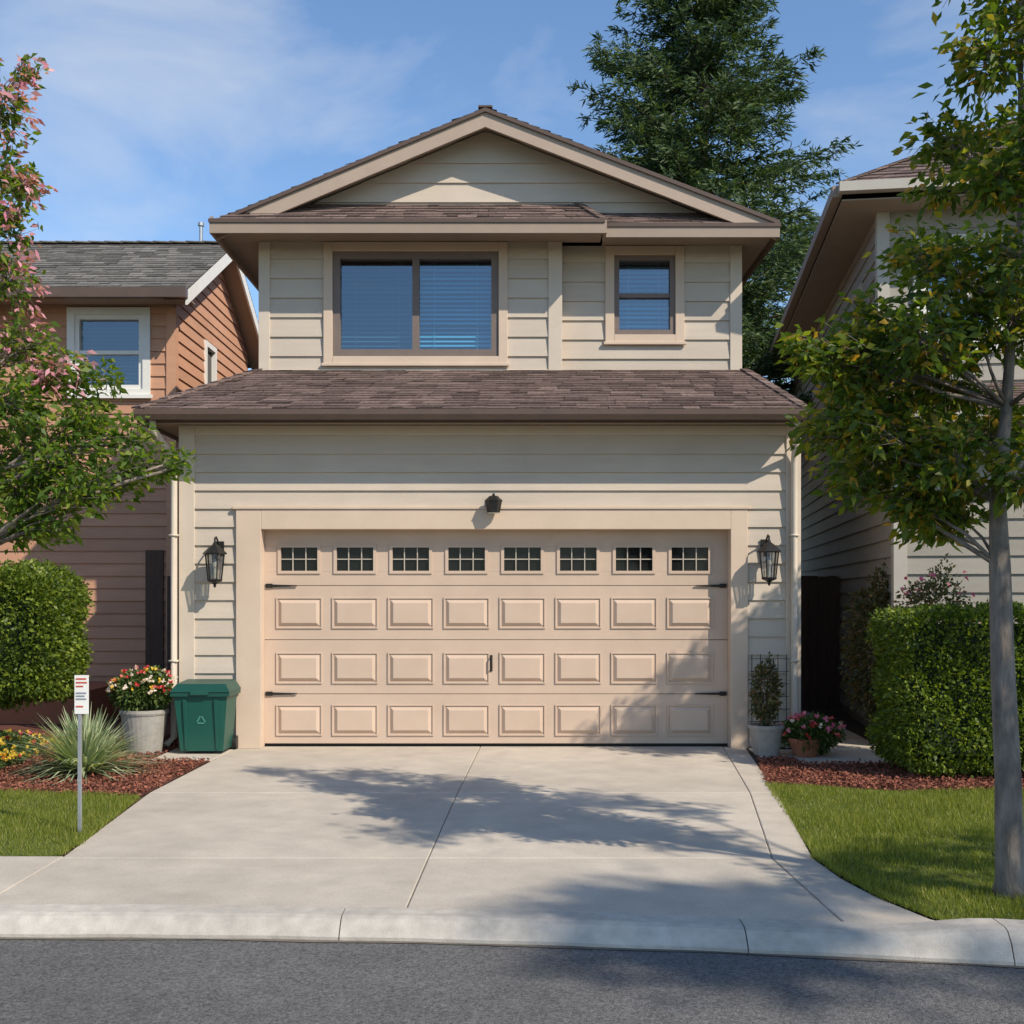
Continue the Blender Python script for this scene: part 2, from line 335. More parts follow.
shingles(mb,(eR,eY,eZ),(eR,9.2,eZ),(tR,9.2,tZ),(tR,tY,tZ),S,0.118)
caps(mb,(eL,eY,eZ),(tL,tY,tZ),S); caps(mb,(eR,eY,eZ),(tR,tY,tZ),S,0.10)
mb.box(0.56,2.68,1.36,1.5,4.1,4.19,S)
mb.obj('lower_roof',house)
mb=MB()
prof=[(0.0,0.0),(-0.02,-0.10),(-0.09,-0.10),(-0.115,-0.05),(-0.115,0.0),(-0.10,0.0),(-0.10,-0.045),(-0.082,-0.088),(-0.03,-0.088),(-0.012,0.0)]
ga,gb=eL+0.0,eR
vs=[(ga,eY+0.03+p[0],eZ-0.01+p[1]) for p in prof]+[(gb,eY+0.03+p[0],eZ-0.01+p[1]) for p in prof]; n=len(prof)
mb.raw(vs,[(i,(i+1)%n,(i+1)%n+n,i+n) for i in range(n)]+[tuple(range(n-1,-1,-1)),tuple(range(n,2*n))],D_)
mb.box(eL,eR,eY+0.031,eY+0.06,3.33,eZ-0.02,D_)
mb.box(eL-0.005,eL+0.03,eY+0.061,9.2,3.33,eZ-0.005,D_); mb.box(eR-0.03,eR+0.004,eY+0.061,9.2,3.33,eZ-0.005,D_)
mb.box(eL+0.031,eR-0.031,eY+0.061,-0.036,3.361,3.375,M['soffit'])
mb.box(eL+0.031,xl-0.03,-0.035,9.2,3.361,3.375,M['soffit'])
mb.obj('gutter',house)
mb=MB()
mb.tube([(-3.62,-0.40,3.36),(-3.62,-0.40,3.27),(-3.54,-0.10,3.08),(-3.50,-0.07,2.9),(-3.50,-0.07,0.12),(-3.56,-0.15,0.05)],0.035,8,M['cream'])
mb.tube([(2.88,-0.38,3.36),(2.88,-0.38,3.27),(2.92,-0.12,3.10),(2.92,-0.08,2.95),(2.92,-0.08,0.12),(2.97,-0.16,0.05)],0.035,8,M['cream'])
for z in (0.9,2.2):
    mb.box(-3.545,-3.455,-0.11,-0.036,z,z+0.02,M['cream']); mb.box(2.875,2.965,-0.12,-0.036,z,z+0.02,M['cream'])
mb.obj('downspouts',house,smooth=True)
mb=MB(); F=M['fascia']
rY=0.95
shingles(mb,(lx,9.4,ez),(lx,rY,ez),(ax,rY,az),(ax,9.4,az),S,0.13)
shingles(mb,(rx,rY,ez),(rx,9.4,ez),(ax,9.4,az),(ax,rY,az),S,0.13)
caps(mb,(ax,rY,az),(ax,9.4,az),S,0.16)
fx=1.02; sp=0.66
def sk(y0,y1): return 5.75+sp*(y1-y0)
shingles(mb,(lx,0.78,5.75),(fx,0.78,5.75),(fx-0.25,gY,sk(0.78,gY)),(lx+0.4,gY,sk(0.78,gY)),S,0.105)
shingles(mb,(fx-0.5,0.93,5.752),(rx,0.93,5.752),(rx-0.4,gY,sk(0.93,gY)+0.002),(fx-0.5,gY,sk(0.93,gY)+0.002),S,0.105)
shingles(mb,(fx,0.78,5.75),(fx,gY,5.75),(fx-0.25,gY,sk(0.78,gY)),(fx-0.25,gY-.02,sk(0.78,gY)),S,0.14)
caps(mb,(fx,0.78,5.75),(fx-0.25,gY,sk(0.78,gY)),S,0.11,0.12)
mb.obj('upper_roof',house)
mb=MB()
def rake(xa,za,xb,zb,y,h,t,m):
    mb.hexa([(xa,y,za-h),(xb,y,zb-h),(xb,y+t,zb-h),(xa,y+t,za-h)],[(xa,y,za),(xb,y,zb),(xb,y+t,zb),(xa,y+t,za)],m)
RK=M['rake']
rake(lx,ez-0.02,ax,az-0.02,rY+0.01,0.19,0.04,RK); rake(ax,az-0.02,rx,ez-0.02,rY+0.01,0.19,0.04,RK)
rake(lx-0.02,ez-0.003,ax,az-0.003,rY-0.02,0.045,0.03,D_); rake(ax,az-0.003,rx+0.02,ez-0.003,rY-0.02,0.045,0.03,D_)
mb.face([(lx,rY+0.05,ez-0.1),(ax,rY+0.05,az-0.1),(ax,gY+.02,az-0.1),(lx,gY+.02,ez-0.1)],M['soffit'])
mb.face([(ax,rY+0.05,az-0.1),(rx,rY+0.05,ez-0.1),(rx,gY+.02,ez-0.1),(ax,gY+.02,az-0.1)],M['soffit'])
mb.box(lx-0.02,fx,0.75,0.78,5.60,5.745,F); mb.box(fx,fx+0.03,0.75,1.05,5.60,5.745,F)
mb.box(fx+0.031,rx+0.01,0.90,0.93,5.60,5.745,F)
mb.box(lx-0.03,fx+0.01,0.735,0.75,5.715,5.757,D_); mb.box(fx+0.032,rx+0.02,0.885,0.90,5.715,5.757,D_)
mb.box(lx-0.02,lx+0.01,0.781,9.4,5.60,ez-0.005,F); mb.box(rx-0.02,rx+0.01,0.931,9.4,5.60,ez-0.005,M['dkfascia'])
mb.box(lx+0.011,fx,0.781,1.36,5.68,5.69,M['soffit']); mb.box(fx+0.031,rx-0.021,0.931,1.51,5.68,5.69,M['soffit'])
mb.box(lx+0.011,-2.9,1.361,9.4,5.68,5.69,M['soffit']); mb.box(2.66,rx-0.021,1.511,9.4,5.68,5.69,M['soffit'])
mb.obj('fascia_boards',house)

door=MB(); dY=0.13; Dm=M['door']
secs=[(0.03,0.548),(0.554,1.118),(1.124,1.688),(1.694,2.28)]
rowz=[0.276,0.824,1.404]
colx=[-2.24+0.5875*i for i in range(8)]
for k,(a,b) in enumerate(secs):
    if k<3: door.box(-2.604,2.27,dY,dY+0.04,a,b,Dm)
    else:
        holes=[(c-0.205,c+0.205,1.835,2.105) for c in colx]
        for p in pieces(-2.604,2.27,a,b,holes): door.box(p[0],p[1],dY,dY+0.04,p[2],p[3],Dm)
door.box(-2.604,2.27,dY+0.02,dY+0.05,0.0,0.03,M['black'])
def frustum(cx,cz,hw,hh,y0,y1,ins,m):
    door.raw([(cx-hw,y0,cz-hh),(cx+hw,y0,cz-hh),(cx+hw,y0,cz+hh),(cx-hw,y0,cz+hh),
              (cx-hw+ins,y1,cz-hh+ins),(cx+hw-ins,y1,cz-hh+ins),(cx+hw-ins,y1,cz+hh-ins),(cx-hw+ins,y1,cz+hh-ins)],
             [(4,5,6,7),(0,1,5,4),(1,2,6,5),(2,3,7,6),(3,0,4,7)],m)
for z in rowz:
    for c in colx:
        hw,hh=0.243,0.165
        for (x0,x1,z0,z1) in ((c-hw,c+hw,z+hh-0.016,z+hh),(c-hw,c+hw,z-hh,z-hh+0.016),(c-hw,c-hw+0.016,z-hh+0.016,z+hh-0.016),(c+hw-0.016,c+hw,z-hh+0.016,z+hh-0.016)):
            door.box(x0,x1,dY-0.014,dY-0.0005,z0,z1,Dm)
        frustum(c,z,hw-0.026,hh-0.026,dY-0.001,dY-0.026,0.034,Dm)
door.obj('garage_door',house,bevel=0.0025)
gw=MB()
for c in colx:
    z0,z1=1.835,2.105; x0,x1=c-0.205,c+0.205
    for q in ((x0-0.02,x1+0.02,z1-0.012,z1+0.018),(x0-0.02,x1+0.02,z0-0.018,z0+0.012),(x0-0.02,x0+0.012,z0+0.012,z1-0.012),(x1-0.012,x1+0.02,z0+0.012,z1-0.012)):
        gw.box(q[0],q[1],dY-0.014,dY+0.02,q[2],q[3],Dm)
    for i in (1,2):
        xm=x0+(x1-x0)*i/3; gw.box(xm-0.005,xm+0.005,dY+0.003,dY+0.018,z0+0.012,z1-0.012,M['muntin'])
    zm=(z0+z1)/2; gw.box(x0+0.012,x1-0.012,dY+0.004,dY+0.017,zm-0.005,zm+0.005,M['muntin'])
    gw.face([(x0,dY+0.025,z0),(x1,dY+0.025,z0),(x1,dY+0.025,z1),(x0,dY+0.025,z1)],M['dglass'])
gw.obj('garage_door_windows',house)
hw=MB()
for sx,dx in ((-2.59,1),(2.255,-1)):
    for z in (0.555,1.69):
        hw.box(min(sx,sx+dx*0.07),max(sx,sx+dx*0.07),dY-0.02,dY-0.006,z-0.022,z+0.022,M['black'])
        hw.hexa([(sx+dx*0.06,dY-0.022,z-0.014),(sx+dx*0.33,dY-0.022,z-0.006),(sx+dx*0.33,dY-0.013,z-0.006),(sx+dx*0.06,dY-0.013,z-0.014)],
                [(sx+dx*0.06,dY-0.022,z+0.014),(sx+dx*0.33,dY-0.022,z+0.006),(sx+dx*0.33,dY-0.013,z+0.006),(sx+dx*0.06,dY-0.013,z+0.014)],M['black'])
hw.box(-0.235,-0.205,dY-0.012,dY-0.001,0.79,0.96,M['black'])
hw.tube([(-0.22,dY-0.01,0.95),(-0.22,dY-0.05,0.93),(-0.22,dY-0.05,0.82),(-0.22,dY-0.01,0.80)],0.008,8,M['black'])
hw.obj('door_hardware',house)

# ================================================================= LANTERNS
def lantern(x,z,s=1.0,y=-0.03):
    b=MB(); k=M['black']
    P=lambda dx,dy,dz:(x+dx*s,y+dy*s,z+dz*s)
    b.box(x-0.045*s,x+0.045*s,y-0.015,y,z-0.03*s,z+0.20*s,k)
    b.tube([P(0,-0.01,0.12),P(0,-0.06,0.20),P(0,-0.12,0.235),P(0,-0.165,0.22),P(0,-0.17,0.17)],0.009*s,8,k)
    c=P(0,-0.17,0)
    b.lathe(c,[(0.004,0.19*s),(0.016*s,0.18*s),(0.02*s,0.165*s),(0.05*s,0.145*s),(0.10*s,0.095*s),(0.115*s,0.08*s),(0.112*s,0.072*s),(0.09*s,0.07*s)],6,k)
    b.lathe(c,[(0.085*s,0.071*s),(0.060*s,-0.16*s)],6,M['lampglass'])
    for i in range(6):
        t=2*math.pi*i/6
        b.beam((c[0]+0.088*s*math.cos(t),c[1]+0.088*s*math.sin(t),c[2]+0.07*s),(c[0]+0.063*s*math.cos(t),c[1]+0.063*s*math.sin(t),c[2]-0.16*s),0.010*s,0.010*s,k)
    b.lathe(c,[(0.066*s,-0.158*s),(0.072*s,-0.165*s),(0.068*s,-0.178*s),(0.03*s,-0.195*s),(0.012*s,-0.21*s),(0.014*s,-0.225*s),(0.003,-0.24*s)],6,k)
    b.lathe(c,[(0.012*s,-0.15*s),(0.014*s,-0.06*s),(0.024*s,-0.04*s),(0.02*s,0.0),(0.004,0.03*s)],10,M['bulb'])
    return b.obj('wall_lantern')
lantern(-3.04,1.93,1.1); lantern(2.63,1.95,1.1)
b=MB(); k=M['black']; x,z=-0.19,2.50
b.lathe((x,-0.04,2.56),[(0.05,-0.04),(0.05,0.06)],10,k)
b.box(x-0.035,x+0.035,-0.10,-0.03,2.545,2.60,k)
b.lathe((x,-0.13,2.44),[(0.065,0.0),(0.085,0.11),(0.095,0.125),(0.05,0.165),(0.015,0.18),(0.012,0.2)],6,k)
b.lathe((x,-0.13,2.435),[(0.055,0.0),(0.06,0.006)],10,M['bulb'])
b.obj('wall_lantern')

# ================================================================= LEFT HOUSE
nh=empty('neighbour_house')
O=M['orange']; LX=-4.6; FY=3.7; BY=8.0; RX=-14.0
mb=MB(); lw=(-6.02,-4.95,4.32,5.52)
siding(mb,(0,FY,0),X,nF,RX,LX,0.15,5.72,0.17,O,[lw]); core(mb,(0,FY,0),X,nF,RX,LX,0,5.72,O,[lw])
sw=(5.2,5.75,4.4,5.35)
siding(mb,(LX,0,0),Y,X,FY,BY,0.15,5.72,0.17,O,[sw]); core(mb,(LX,0,0),Y,X,FY+0.125,BY,0,5.72,O,[sw])
yr=(FY+BY)/2; rz=7.02; ezl=5.72
gext=lambda z:(FY+(z-ezl)/((rz-0.1-ezl)/(yr-FY)),BY-(z-ezl)/((rz-0.1-ezl)/(BY-yr)))
siding(mb,(LX,0,0),Y,X,FY,BY,5.72,rz-0.12,0.17,O,ext=gext)
mb.face([(LX-0.01,FY,5.7),(LX-0.01,BY,5.7),(LX-0.01,yr,rz-0.1)],O)
mb.face([(RX,FY,0),(RX,BY,0),(RX,BY,5.7),(RX,yr,rz),(RX,FY,5.7)],O)
mb.face([(RX,BY,0),(LX,BY,0),(LX,BY,5.7),(RX,BY,5.7)],O)
mb.obj('walls',nh)
mb=MB(); G=M['shingle_grey']; W=M['white']
ea=FY-0.5; eb=BY+0.5
xo=LX+0.32
shingles(mb,(RX-0.3,ea,5.62),(xo,ea,5.62),(xo,yr,rz),(RX-0.3,yr,rz),G,0.14)
shingles(mb,(xo,eb,5.62),(RX-0.3,eb,5.62),(RX-0.3,yr,rz),(xo,yr,rz),G,0.14)
caps(mb,(RX-0.3,yr,rz),(xo,yr,rz),G,0.2,0.25)
mb.tube([(-4.9,yr+0.3,6.85),(-4.9,yr+0.3,7.40)],0.03,8,M['steel']); mb.lathe((-4.9,yr+0.3,7.40),[(0.05,0),(0.05,0.05)],8,M['steel'])
mb.obj('roof',nh)
mb=MB()
mb.box(RX-0.3,xo,ea-0.10,ea+0.01,5.50,5.63,M['dkfascia'])
mb.box(RX-0.3,xo-0.03,ea+0.011,FY-0.03,5.535,5.55,M['soffit'])
for (ya,za,yb_,zb) in ((ea,5.61,yr,rz-0.01),(yr,rz-0.01,eb,5.61)):
    mb.hexa([(xo-0.03,ya,za-0.19),(xo,ya,za-0.19),(xo,yb_,zb-0.19),(xo-0.03,yb_,zb-0.19)],[(xo-0.03,ya,za),(xo,ya,za),(xo,yb_,zb),(xo-0.03,yb_,zb)],W)
    mb.face([(LX,ya,za-0.12),(xo-0.031,ya,za-0.12),(xo-0.031,yb_,zb-0.12),(LX,yb_,zb-0.12)],M['soffit'])
x0,x1,z0,z1=-6.05,-4.92,4.29,5.50; w=0.10; y=FY
for q in ((x0,x0+w,z0,z1),(x1-w,x1,z0,z1),(x0+w,x1-w,z1-w,z1),(x0+w,x1-w,z0,z0+w)): mb.box(q[0],q[1],y-0.05,y+0.04,q[2],q[3],W)
mb.box(x0-0.04,x1+0.04,y-0.08,y-0.051,z0-0.03,z0+0.02,W)
y0,y1,z0,z1=5.16,5.79,4.36,5.39
for q in ((y0,y0+0.08,z0,z1),(y1-0.08,y1,z0,z1),(y0+0.08,y1-0.08,z1-0.08,z1),(y0+0.08,y1-0.08,z0,z0+0.08)): mb.box(LX-0.03,LX+0.045,q[0],q[1],q[2],q[3],W)
mb.face([(LX-0.02,y0,z0),(LX-0.02,y1,z0),(LX-0.02,y1,z1),(LX-0.02,y0,z1)],M['dglass'])
mb.box(LX-0.10,LX+0.03,FY-0.04,FY+0.09,0.15,5.5,O)
mb.box(-4.98,-4.74,FY-0.05,FY+0.02,0.15,2.2,M['fence']); 
mb.box(RX,LX+0.04,FY-0.07,FY+0.02,0.0,0.15,M['potgrey'])
mb.box(-6.9,-5.2,2.2,3.6,0,0.42,M['terracotta'])
mb.box(-9.5,-6.75,2.4,3.2,5.45,5.60,W); 
mb.obj('trim_and_details',nh)
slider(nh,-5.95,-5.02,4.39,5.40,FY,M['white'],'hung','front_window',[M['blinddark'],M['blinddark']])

# ================================================================= RIGHT HOUSE
rh=empty('neighbour_house',(4.15,1.0,0),-math.radians(8.1))
mb=MB(); R=M['rsiding']; DW=9.5; WW=7.0
uw=(0.42,1.25,4.35,5.55)
siding(mb,(0,0,0),X,nF,0,WW,3.6,5.9,0.19,R,[uw]); core(mb,(0,0,0),X,nF,0,WW,3.4,5.9,R,[uw])
siding(mb,(0,0,0),Y,(-1,0,0),0,DW,0.1,5.9,0.19,R,[(1.1,1.75,4.45,5.35)]); core(mb,(0,0,0),Y,(-1,0,0),0.125,DW,0,5.9,R,[(1.1,1.75,4.45,5.35)])
siding(mb,(0,-1.0,0),X,nF,0,WW,0.1,3.4,0.19,R); core(mb,(0,-1.0,0),X,nF,0,WW,0,3.4,R)
siding(mb,(0,0,0),Y,(-1,0,0),-1.0,0,0.1,3.4,0.19,R); core(mb,(0,0,0),Y,(-1,0,0),-0.875,0,0,3.4,R)
mb.face([(WW,-1,0),(WW,DW,0),(WW,DW,5.9),(WW,-1,5.9)],R); mb.face([(0,DW,0),(WW,DW,0),(WW,DW,5.9),(0,DW,5.9)],R)
mb.obj('walls',rh)
mb=MB(); RF=M['rfascia']
ov=0.5; zE=6.08; zR=zE+0.62*(WW/2+ov)
e0,e1,f0,f1=-ov,WW+ov,-ov,DW+ov; cx=WW/2; hy=WW/2+ov
shingles(mb,(e0,f0,zE),(e1,f0,zE),(cx+.01,f0+hy,zR),(cx-.01,f0+hy,zR),M['shingle'],0.15)
shingles(mb,(e0,f1,zE),(e0,f0,zE),(cx,f0+hy,zR),(cx,f1-hy,zR),M['shingle'],0.15)
shingles(mb,(e1,f0,zE),(e1,f1,zE),(cx,f1-hy,zR),(cx,f0+hy,zR),M['shingle'],0.15)
shingles(mb,(e1,f1,zE),(e0,f1,zE),(cx-.01,f1-hy,zR),(cx+.01,f1-hy,zR),M['shingle'],0.3)
caps(mb,(e0,f0,zE),(cx,f0+hy,zR),M['shingle'])
shingles(mb,(-0.3,-1.4,3.42),(WW,-1.4,3.42),(WW,0,3.95),(0,0,3.95),M['shingle'],0.13)
shingles(mb,(-0.3,0,3.42),(-0.3,-1.4,3.42),(0,0,3.95),(0,0.01,3.95),M['shingle'],0.13)
mb.obj('roof',rh)
mb=MB()
mb.box(e0-0.02,e1,f0-0.10,f0+0.02,5.97,6.075,RF); mb.box(e0-0.08,e0+0.02,f0+0.021,f1,5.95,6.07,M['fascia'])
mb.box(e0+0.021,e1,f0+0.021,0,5.90,5.915,M['soffit']); mb.box(e0+0.021,0,0.001,f1,5.90,5.915,M['soffit'])
mb.box(-0.35,WW,-1.5,-1.38,3.32,3.43,RF); mb.box(-0.3,-0.03,-1.379,0,3.30,3.42,M['soffit']); mb.box(-0.03,WW,-1.379,-1.03,3.35,3.37,M['soffit'])
mb.box(-0.035,0.10,-0.04,0.10,3.9,5.899,RF); mb.box(-0.035,0.10,-1.04,-0.9,0.0,3.349,RF)
x0,x1,z0,z1=0.36,1.31,4.29,5.61; w=0.11
for q in ((x0,x0+w,z0,z1),(x1-w,x1,z0,z1),(x0+w,x1-w,z1-w,z1),(x0+w,x1-w,z0,z0+w)): mb.box(q[0],q[1],-0.05,0.04,q[2],q[3],W)
y0,y1,z0,z1=1.05,1.80,4.40,5.40
for q in ((y0,y0+0.08,z0,z1),(y1-0.08,y1,z0,z1),(y0+0.08,y1-0.08,z1-0.08,z1),(y0+0.08,y1-0.08,z0,z0+0.08)): mb.box(-0.045,0.03,q[0],q[1],q[2],q[3],RF)
mb.face([(0.02,y0,z0),(0.02,y1,z0),(0.02,y1,z1),(0.02,y0,z1)],M['dglass'])
mb.obj('trim_and_details',rh)
slider(rh,0.47,1.20,4.40,5.50,0,M['white'],'hung','front_window',[M['blind'],M['blind']])

# ================================================================= GROUND
def ye(x):
    def f(t): return -6.41-0.095*t-0.02*t*t
    if x>5: return f(5)+(x-5)*(-0.295)
    if x<-5: return f(-5)+(x+5)*(0.105)
    return f(x)
def sheet(name,pts,z,m,parent=None):
    b=MB(); b.face([(p[0],p[1],z) for p in pts],m); return b.obj(name,parent)
sheet('ground',[(-600,-600),(600,-600),(600,600),(-600,600)],-0.14,M['groundfar'])
b=MB(); xs=[-60+i*0.5 for i in range(241)]
for a,c in zip(xs[:-1],xs[1:]):
    b.face([(a,-16.0,-0.10),(c,-16.0,-0.10),(c,ye(c)+0.02,-0.10),(a,ye(a)+0.02,-0.10)],M['asphalt'])
b.obj('road')
def lipf(x):
    if x<-2.6: return min(1,(-2.6-x)/0.6)*0.02
    if x<1.75: return 0.0
    t=min(1,(x-1.75)/0.55); return 0.05*t*t*(3-2*t)
def kerbrun(b,xa,xb):
    n=max(2,int((xb-xa)/0.1)); 
    vs=[];fs=[]
    for i in range(n+1):
        x=xa+(xb-xa)*i/n; lip=lipf(x)
        prof=[(0.0,-0.10),(0.0,-0.08),(0.035,-0.045+lip*0.8),(0.075,-0.01+lip),(0.11,0.0+lip),(0.24,0.003+lip),(0.24,-0.12)]
        k=len(prof)
        for (o,z) in prof: vs.append((x,ye(x)+o+0.004*math.sin(x*9.0),z))
    for i in range(n):
        for j in range(k-1): fs.append((i*k+j,(i+1)*k+j,(i+1)*k+j+1,i*k+j+1))
    fs.append(tuple(range(k))); fs.append(tuple(n*k+j for j in range(k-1,-1,-1)))
    b.raw(vs,fs,M['kerb'])
b=MB(); cuts=[-40,-30,-20,-14,-11,-8,-5.2,-2.95,-0.85,1.12,2.30,4.4,7.4,10.4,14,20,30,40]
for a,c in zip(cuts[:-1],cuts[1:]): kerbrun(b,a+0.003,c-0.003)
b.obj('kerb')
b=MB()
for a,c in zip(xs[:-1],xs[1:]): b.face([(a,ye(a)+0.01,-0.099),(c,ye(c)+0.01,-0.099),(c,ye(c)+0.12,-0.012),(a,ye(a)+0.12,-0.012)],M['joint'])
b.obj('kerb_bedding')
b=MB()
for a,c in zip(xs[:-1],xs[1:]): b.face([(a,ye(a)+0.12,-0.012),(c,ye(c)+0.12,-0.012),(c,40,-0.012),(a,40,-0.012)],M['soil'])
b.obj('yard_soil')
b=MB()
for a,c in zip(xs[:-1],xs[1:]):
    if -14<a<14: b.face([(a,ye(a)-0.03-0.012*math.sin(a*5),-0.096),(c,ye(c)-0.03-0.012*math.sin(c*5),-0.096),(c,ye(c)+0.006,-0.096),(a,ye(a)+0.006,-0.096)],M['joint'])
b.obj('gutter_grime')
def slab(b,pts,z0=-0.010,z1=0.0,m=None,g=0.003):
    pts=[Vector((p[0],p[1],0)) for p in pts]; n=len(pts)
    def inset(P,d):
        o=[]
        for i in range(n):
            p0,p1,p2=P[i-1],P[i],P[(i+1)%n]
            e1=(p1-p0).normalized(); e2=(p2-p1).normalized(); n1=Vector((-e1.y,e1.x,0)); n2=Vector((-e2.y,e2.x,0)); nn=(n1+n2)
            nn=nn/max(0.3,nn.dot(n1)); o.append(p1+nn*d)
        return o
    q=inset(pts,g); r=inset(q,0.006)
    vs=[(p.x,p.y,z0) for p in q]+[(p.x,p.y,z1-0.005) for p in q]+[(p.x,p.y,z1) for p in r]
    fs=[tuple(range(2*n,3*n))]
    for i in range(n):
        j=(i+1)%n; fs+= [(i,j,j+n,i+n),(i+n,j+n,j+2*n,i+2*n)]
    b.raw(vs,fs,m or M['concrete'])
yb=lambda x:ye(x)+0.245
b=MB()
Lx=[-2.865,-2.93,-2.74]; Cx=[-0.333,-0.44,-0.51]; Rx=[2.22,1.92,1.58]; Ex=[2.45,2.14,1.83]; Yr=[0.12,-2.7,-5.0]
for i in range(2):
    y0,y1=Yr[i],Yr[i+1]
    slab(b,[(Lx[i+1],y1),(Cx[i+1],y1),(Cx[i],y0),(Lx[i],y0)])
    slab(b,[(Cx[i+1],y1),(Rx[i+1],y1),(Rx[i],y0),(Cx[i],y0)])
    slab(b,[(Rx[i+1],y1),(Ex[i+1],y1),(Ex[i],y0),(Rx[i],y0)])
slab(b,[(-2.74,yb(-2.74)),(-1.6,yb(-1.6)),(-0.54,yb(-0.54)),(-0.51,-5.0),(-2.74,-5.0)])
slab(b,[(-0.54,yb(-0.54)),(0.5,yb(0.5)),(1.62,yb(1.62)),(1.58,-5.0),(-0.51,-5.0)])
slab(b,[(1.62,yb(1.62)),(2.0,yb(2.0)),(2.22,yb(2.22)),(2.07,-6.32),(1.93,-5.9),(1.86,-5.5),(1.83,-5.0),(1.58,-5.0)])
b.obj('driveway')
b=MB()
b.face([(p[0],p[1],-0.007) for p in [(-2.86,0.1),(-2.92,-2.7),(-2.73,-5.0),(-2.73,yb(-2.73)+.01),(2.1,yb(2.1)+.01),(2.05,-6.3),(1.85,-5.5),(1.81,-5),(2.12,-2.7),(2.43,0.1)]],M['joint']); b.obj('driveway_joint_fill')
b=MB(); x=-2.74
while x>-20:
    slab(b,[(x-1.6,yb(x-1.6)),(x,yb(x)),(x,-4.95),(x-1.6,-4.95)]); x-=1.6
b.obj('sidewalk')
b=MB()
slab(b,[(2.75,-1.1),(3.75,-1.1),(3.75,-0.1),(2.75,-0.1)]); slab(b,[(3.12,-0.1),(3.85,-0.1),(3.95,1.2),(3.12,1.2)]); slab(b,[(3.12,1.2),(3.95,1.2),(4.05,3.9),(3.12,3.9)])
slab(b,[(2.45,-0.75),(2.75,-0.75),(2.75,0.0),(2.45,0.0)])
slab(b,[(-3.5,-0.9),(-2.9,-0.9),(-2.87,0.0),(-3.5,0.0)])
b.obj('side_path')
LawnL=[(-14,-4.94),(-2.78,-4.94),(-2.78,-4.6),(-2.94,-2.95),(-3.6,-2.75),(-4.6,-2.6),(-14,-2.6)]
LawnR=[(1.845,-4.98),(1.88,-5.45),(1.95,-5.9),(2.09,-6.3),(2.24,yb(2.26)),(3.5,yb(3.5)),(5,yb(5)),(8,yb(8)),(12,yb(12)),(12,-2.6),(3.1,-2.6),(2.5,-2.35),(2.13,-2.3)]
lawn=empty('lawn'); 
sheet('turf_left',LawnL,-0.004,M['lawnbase'],lawn); sheet('turf_right',LawnR,-0.004,M['lawnbase'],lawn)
def inpoly(px,py,poly):
    ins=np.zeros(len(px),bool); n=len(poly)
    for i in range(n):
        x0,y0=poly[i]; x1,y1=poly[(i+1)%n]
        c=((y0>py)!=(y1>py))&(px<(x1-x0)*(py-y0)/(y1-y0+1e-12)+x0); ins^=c
    return ins
def blades(poly,bx,n,hmin,hmax,w,name):
    px=rng.uniform(bx[0],bx[1],n); py=rng.uniform(bx[2],bx[3],n); k=inpoly(px,py,poly); px=px[k];py=py[k]; n=len(px)
    h=rng.uniform(hmin,hmax,n)*(0.85+0.4*np.sin(px*3.1+py*1.7)*np.sin(py*4.3))
    a=rng.uniform(0,2*np.pi,n); l=rng.uniform(0,0.8,n)*h; la=rng.uniform(0,2*np.pi,n)
    base=np.stack([px,py,np.full(n,-0.006)],1); s=np.stack([np.cos(a)*w,np.sin(a)*w,np.zeros(n)],1)
    tip=base+np.stack([np.cos(la)*l,np.sin(la)*l,h],1)
    return npmesh(name,np.stack([base-s,base+s,tip],1),3,[M['grass']],parent=lawn)
blades(LawnL,(-6.0,-2.7,-4.95,-2.55),60000,0.02,0.055,0.003,'grass_left')
blades(LawnR,(1.8,5.0,-6.7,-2.2),110000,0.02,0.055,0.003,'grass_right')
EP=[]
for poly,rg in ((LawnL,range(1,4)),(LawnR,range(0,4))):
    for i in rg:
        a=np.array(poly[i]); c=np.array(poly[(i+1)%len(poly)]); m_=int(np.linalg.norm(c-a)*600); t=rng.uniform(0,1,(m_,1)); EP.append(a+(c-a)*t+rng.normal(0,0.012,(m_,2)))
EP=np.concatenate(EP); n=len(EP); base=np.concatenate([EP,np.zeros((n,1))],1); a=rng.uniform(0,6.28,n); h=rng.uniform(0.02,0.05,n)
s=np.stack([np.cos(a),np.sin(a),0*a],1)*0.003; tip=base+np.stack([rng.normal(0,.02,n),rng.normal(0,.02,n),h],1)
npmesh('edge_tufts',np.stack([base-s,base+s,tip],1),3,[M['grass']],parent=lawn)
MulL=[(-14,-2.6),(-4.6,-2.6),(-3.6,-2.75),(-2.95,-2.95),(-2.93,-2.2),(-2.92,-0.9),(-3.5,-0.9),(-3.5,0.0),(-3.5,3.6),(-14,3.6)]
MulR=[(2.14,-2.3),(2.5,-2.35),(3.1,-2.6),(12,-2.6),(12,-0.1),(3.76,-0.1),(3.76,-1.12),(2.74,-1.12),(2.74,-0.76),(2.4,-0.76)]
mul=empty('mulch_bed'); sheet('bed_left',MulL,-0.002,M['mulchbase'],mul); sheet('bed_right',MulR,-0.002,M['mulchbase'],mul)
def chips(poly,bx,n,name):
    px=rng.uniform(bx[0],bx[1],n); py=rng.uniform(bx[2],bx[3],n); k=inpoly(px,py,poly); px=px[k];py=py[k]; n=len(px)
    P=np.stack([px,py,rng.uniform(0.0,0.03,n)],1); D=rng.normal(size=(n,3))*np.array([1,1,0.3])
    npmesh(name,leafverts(P,D,0.032,0.5,0.0),4,[M['mulch']],parent=mul)
chips(MulL,(-6,-2.8,-3,1.0),34000,'chips_left'); chips(MulR,(2.1,4.5,-2.7,0),22000,'chips_right')

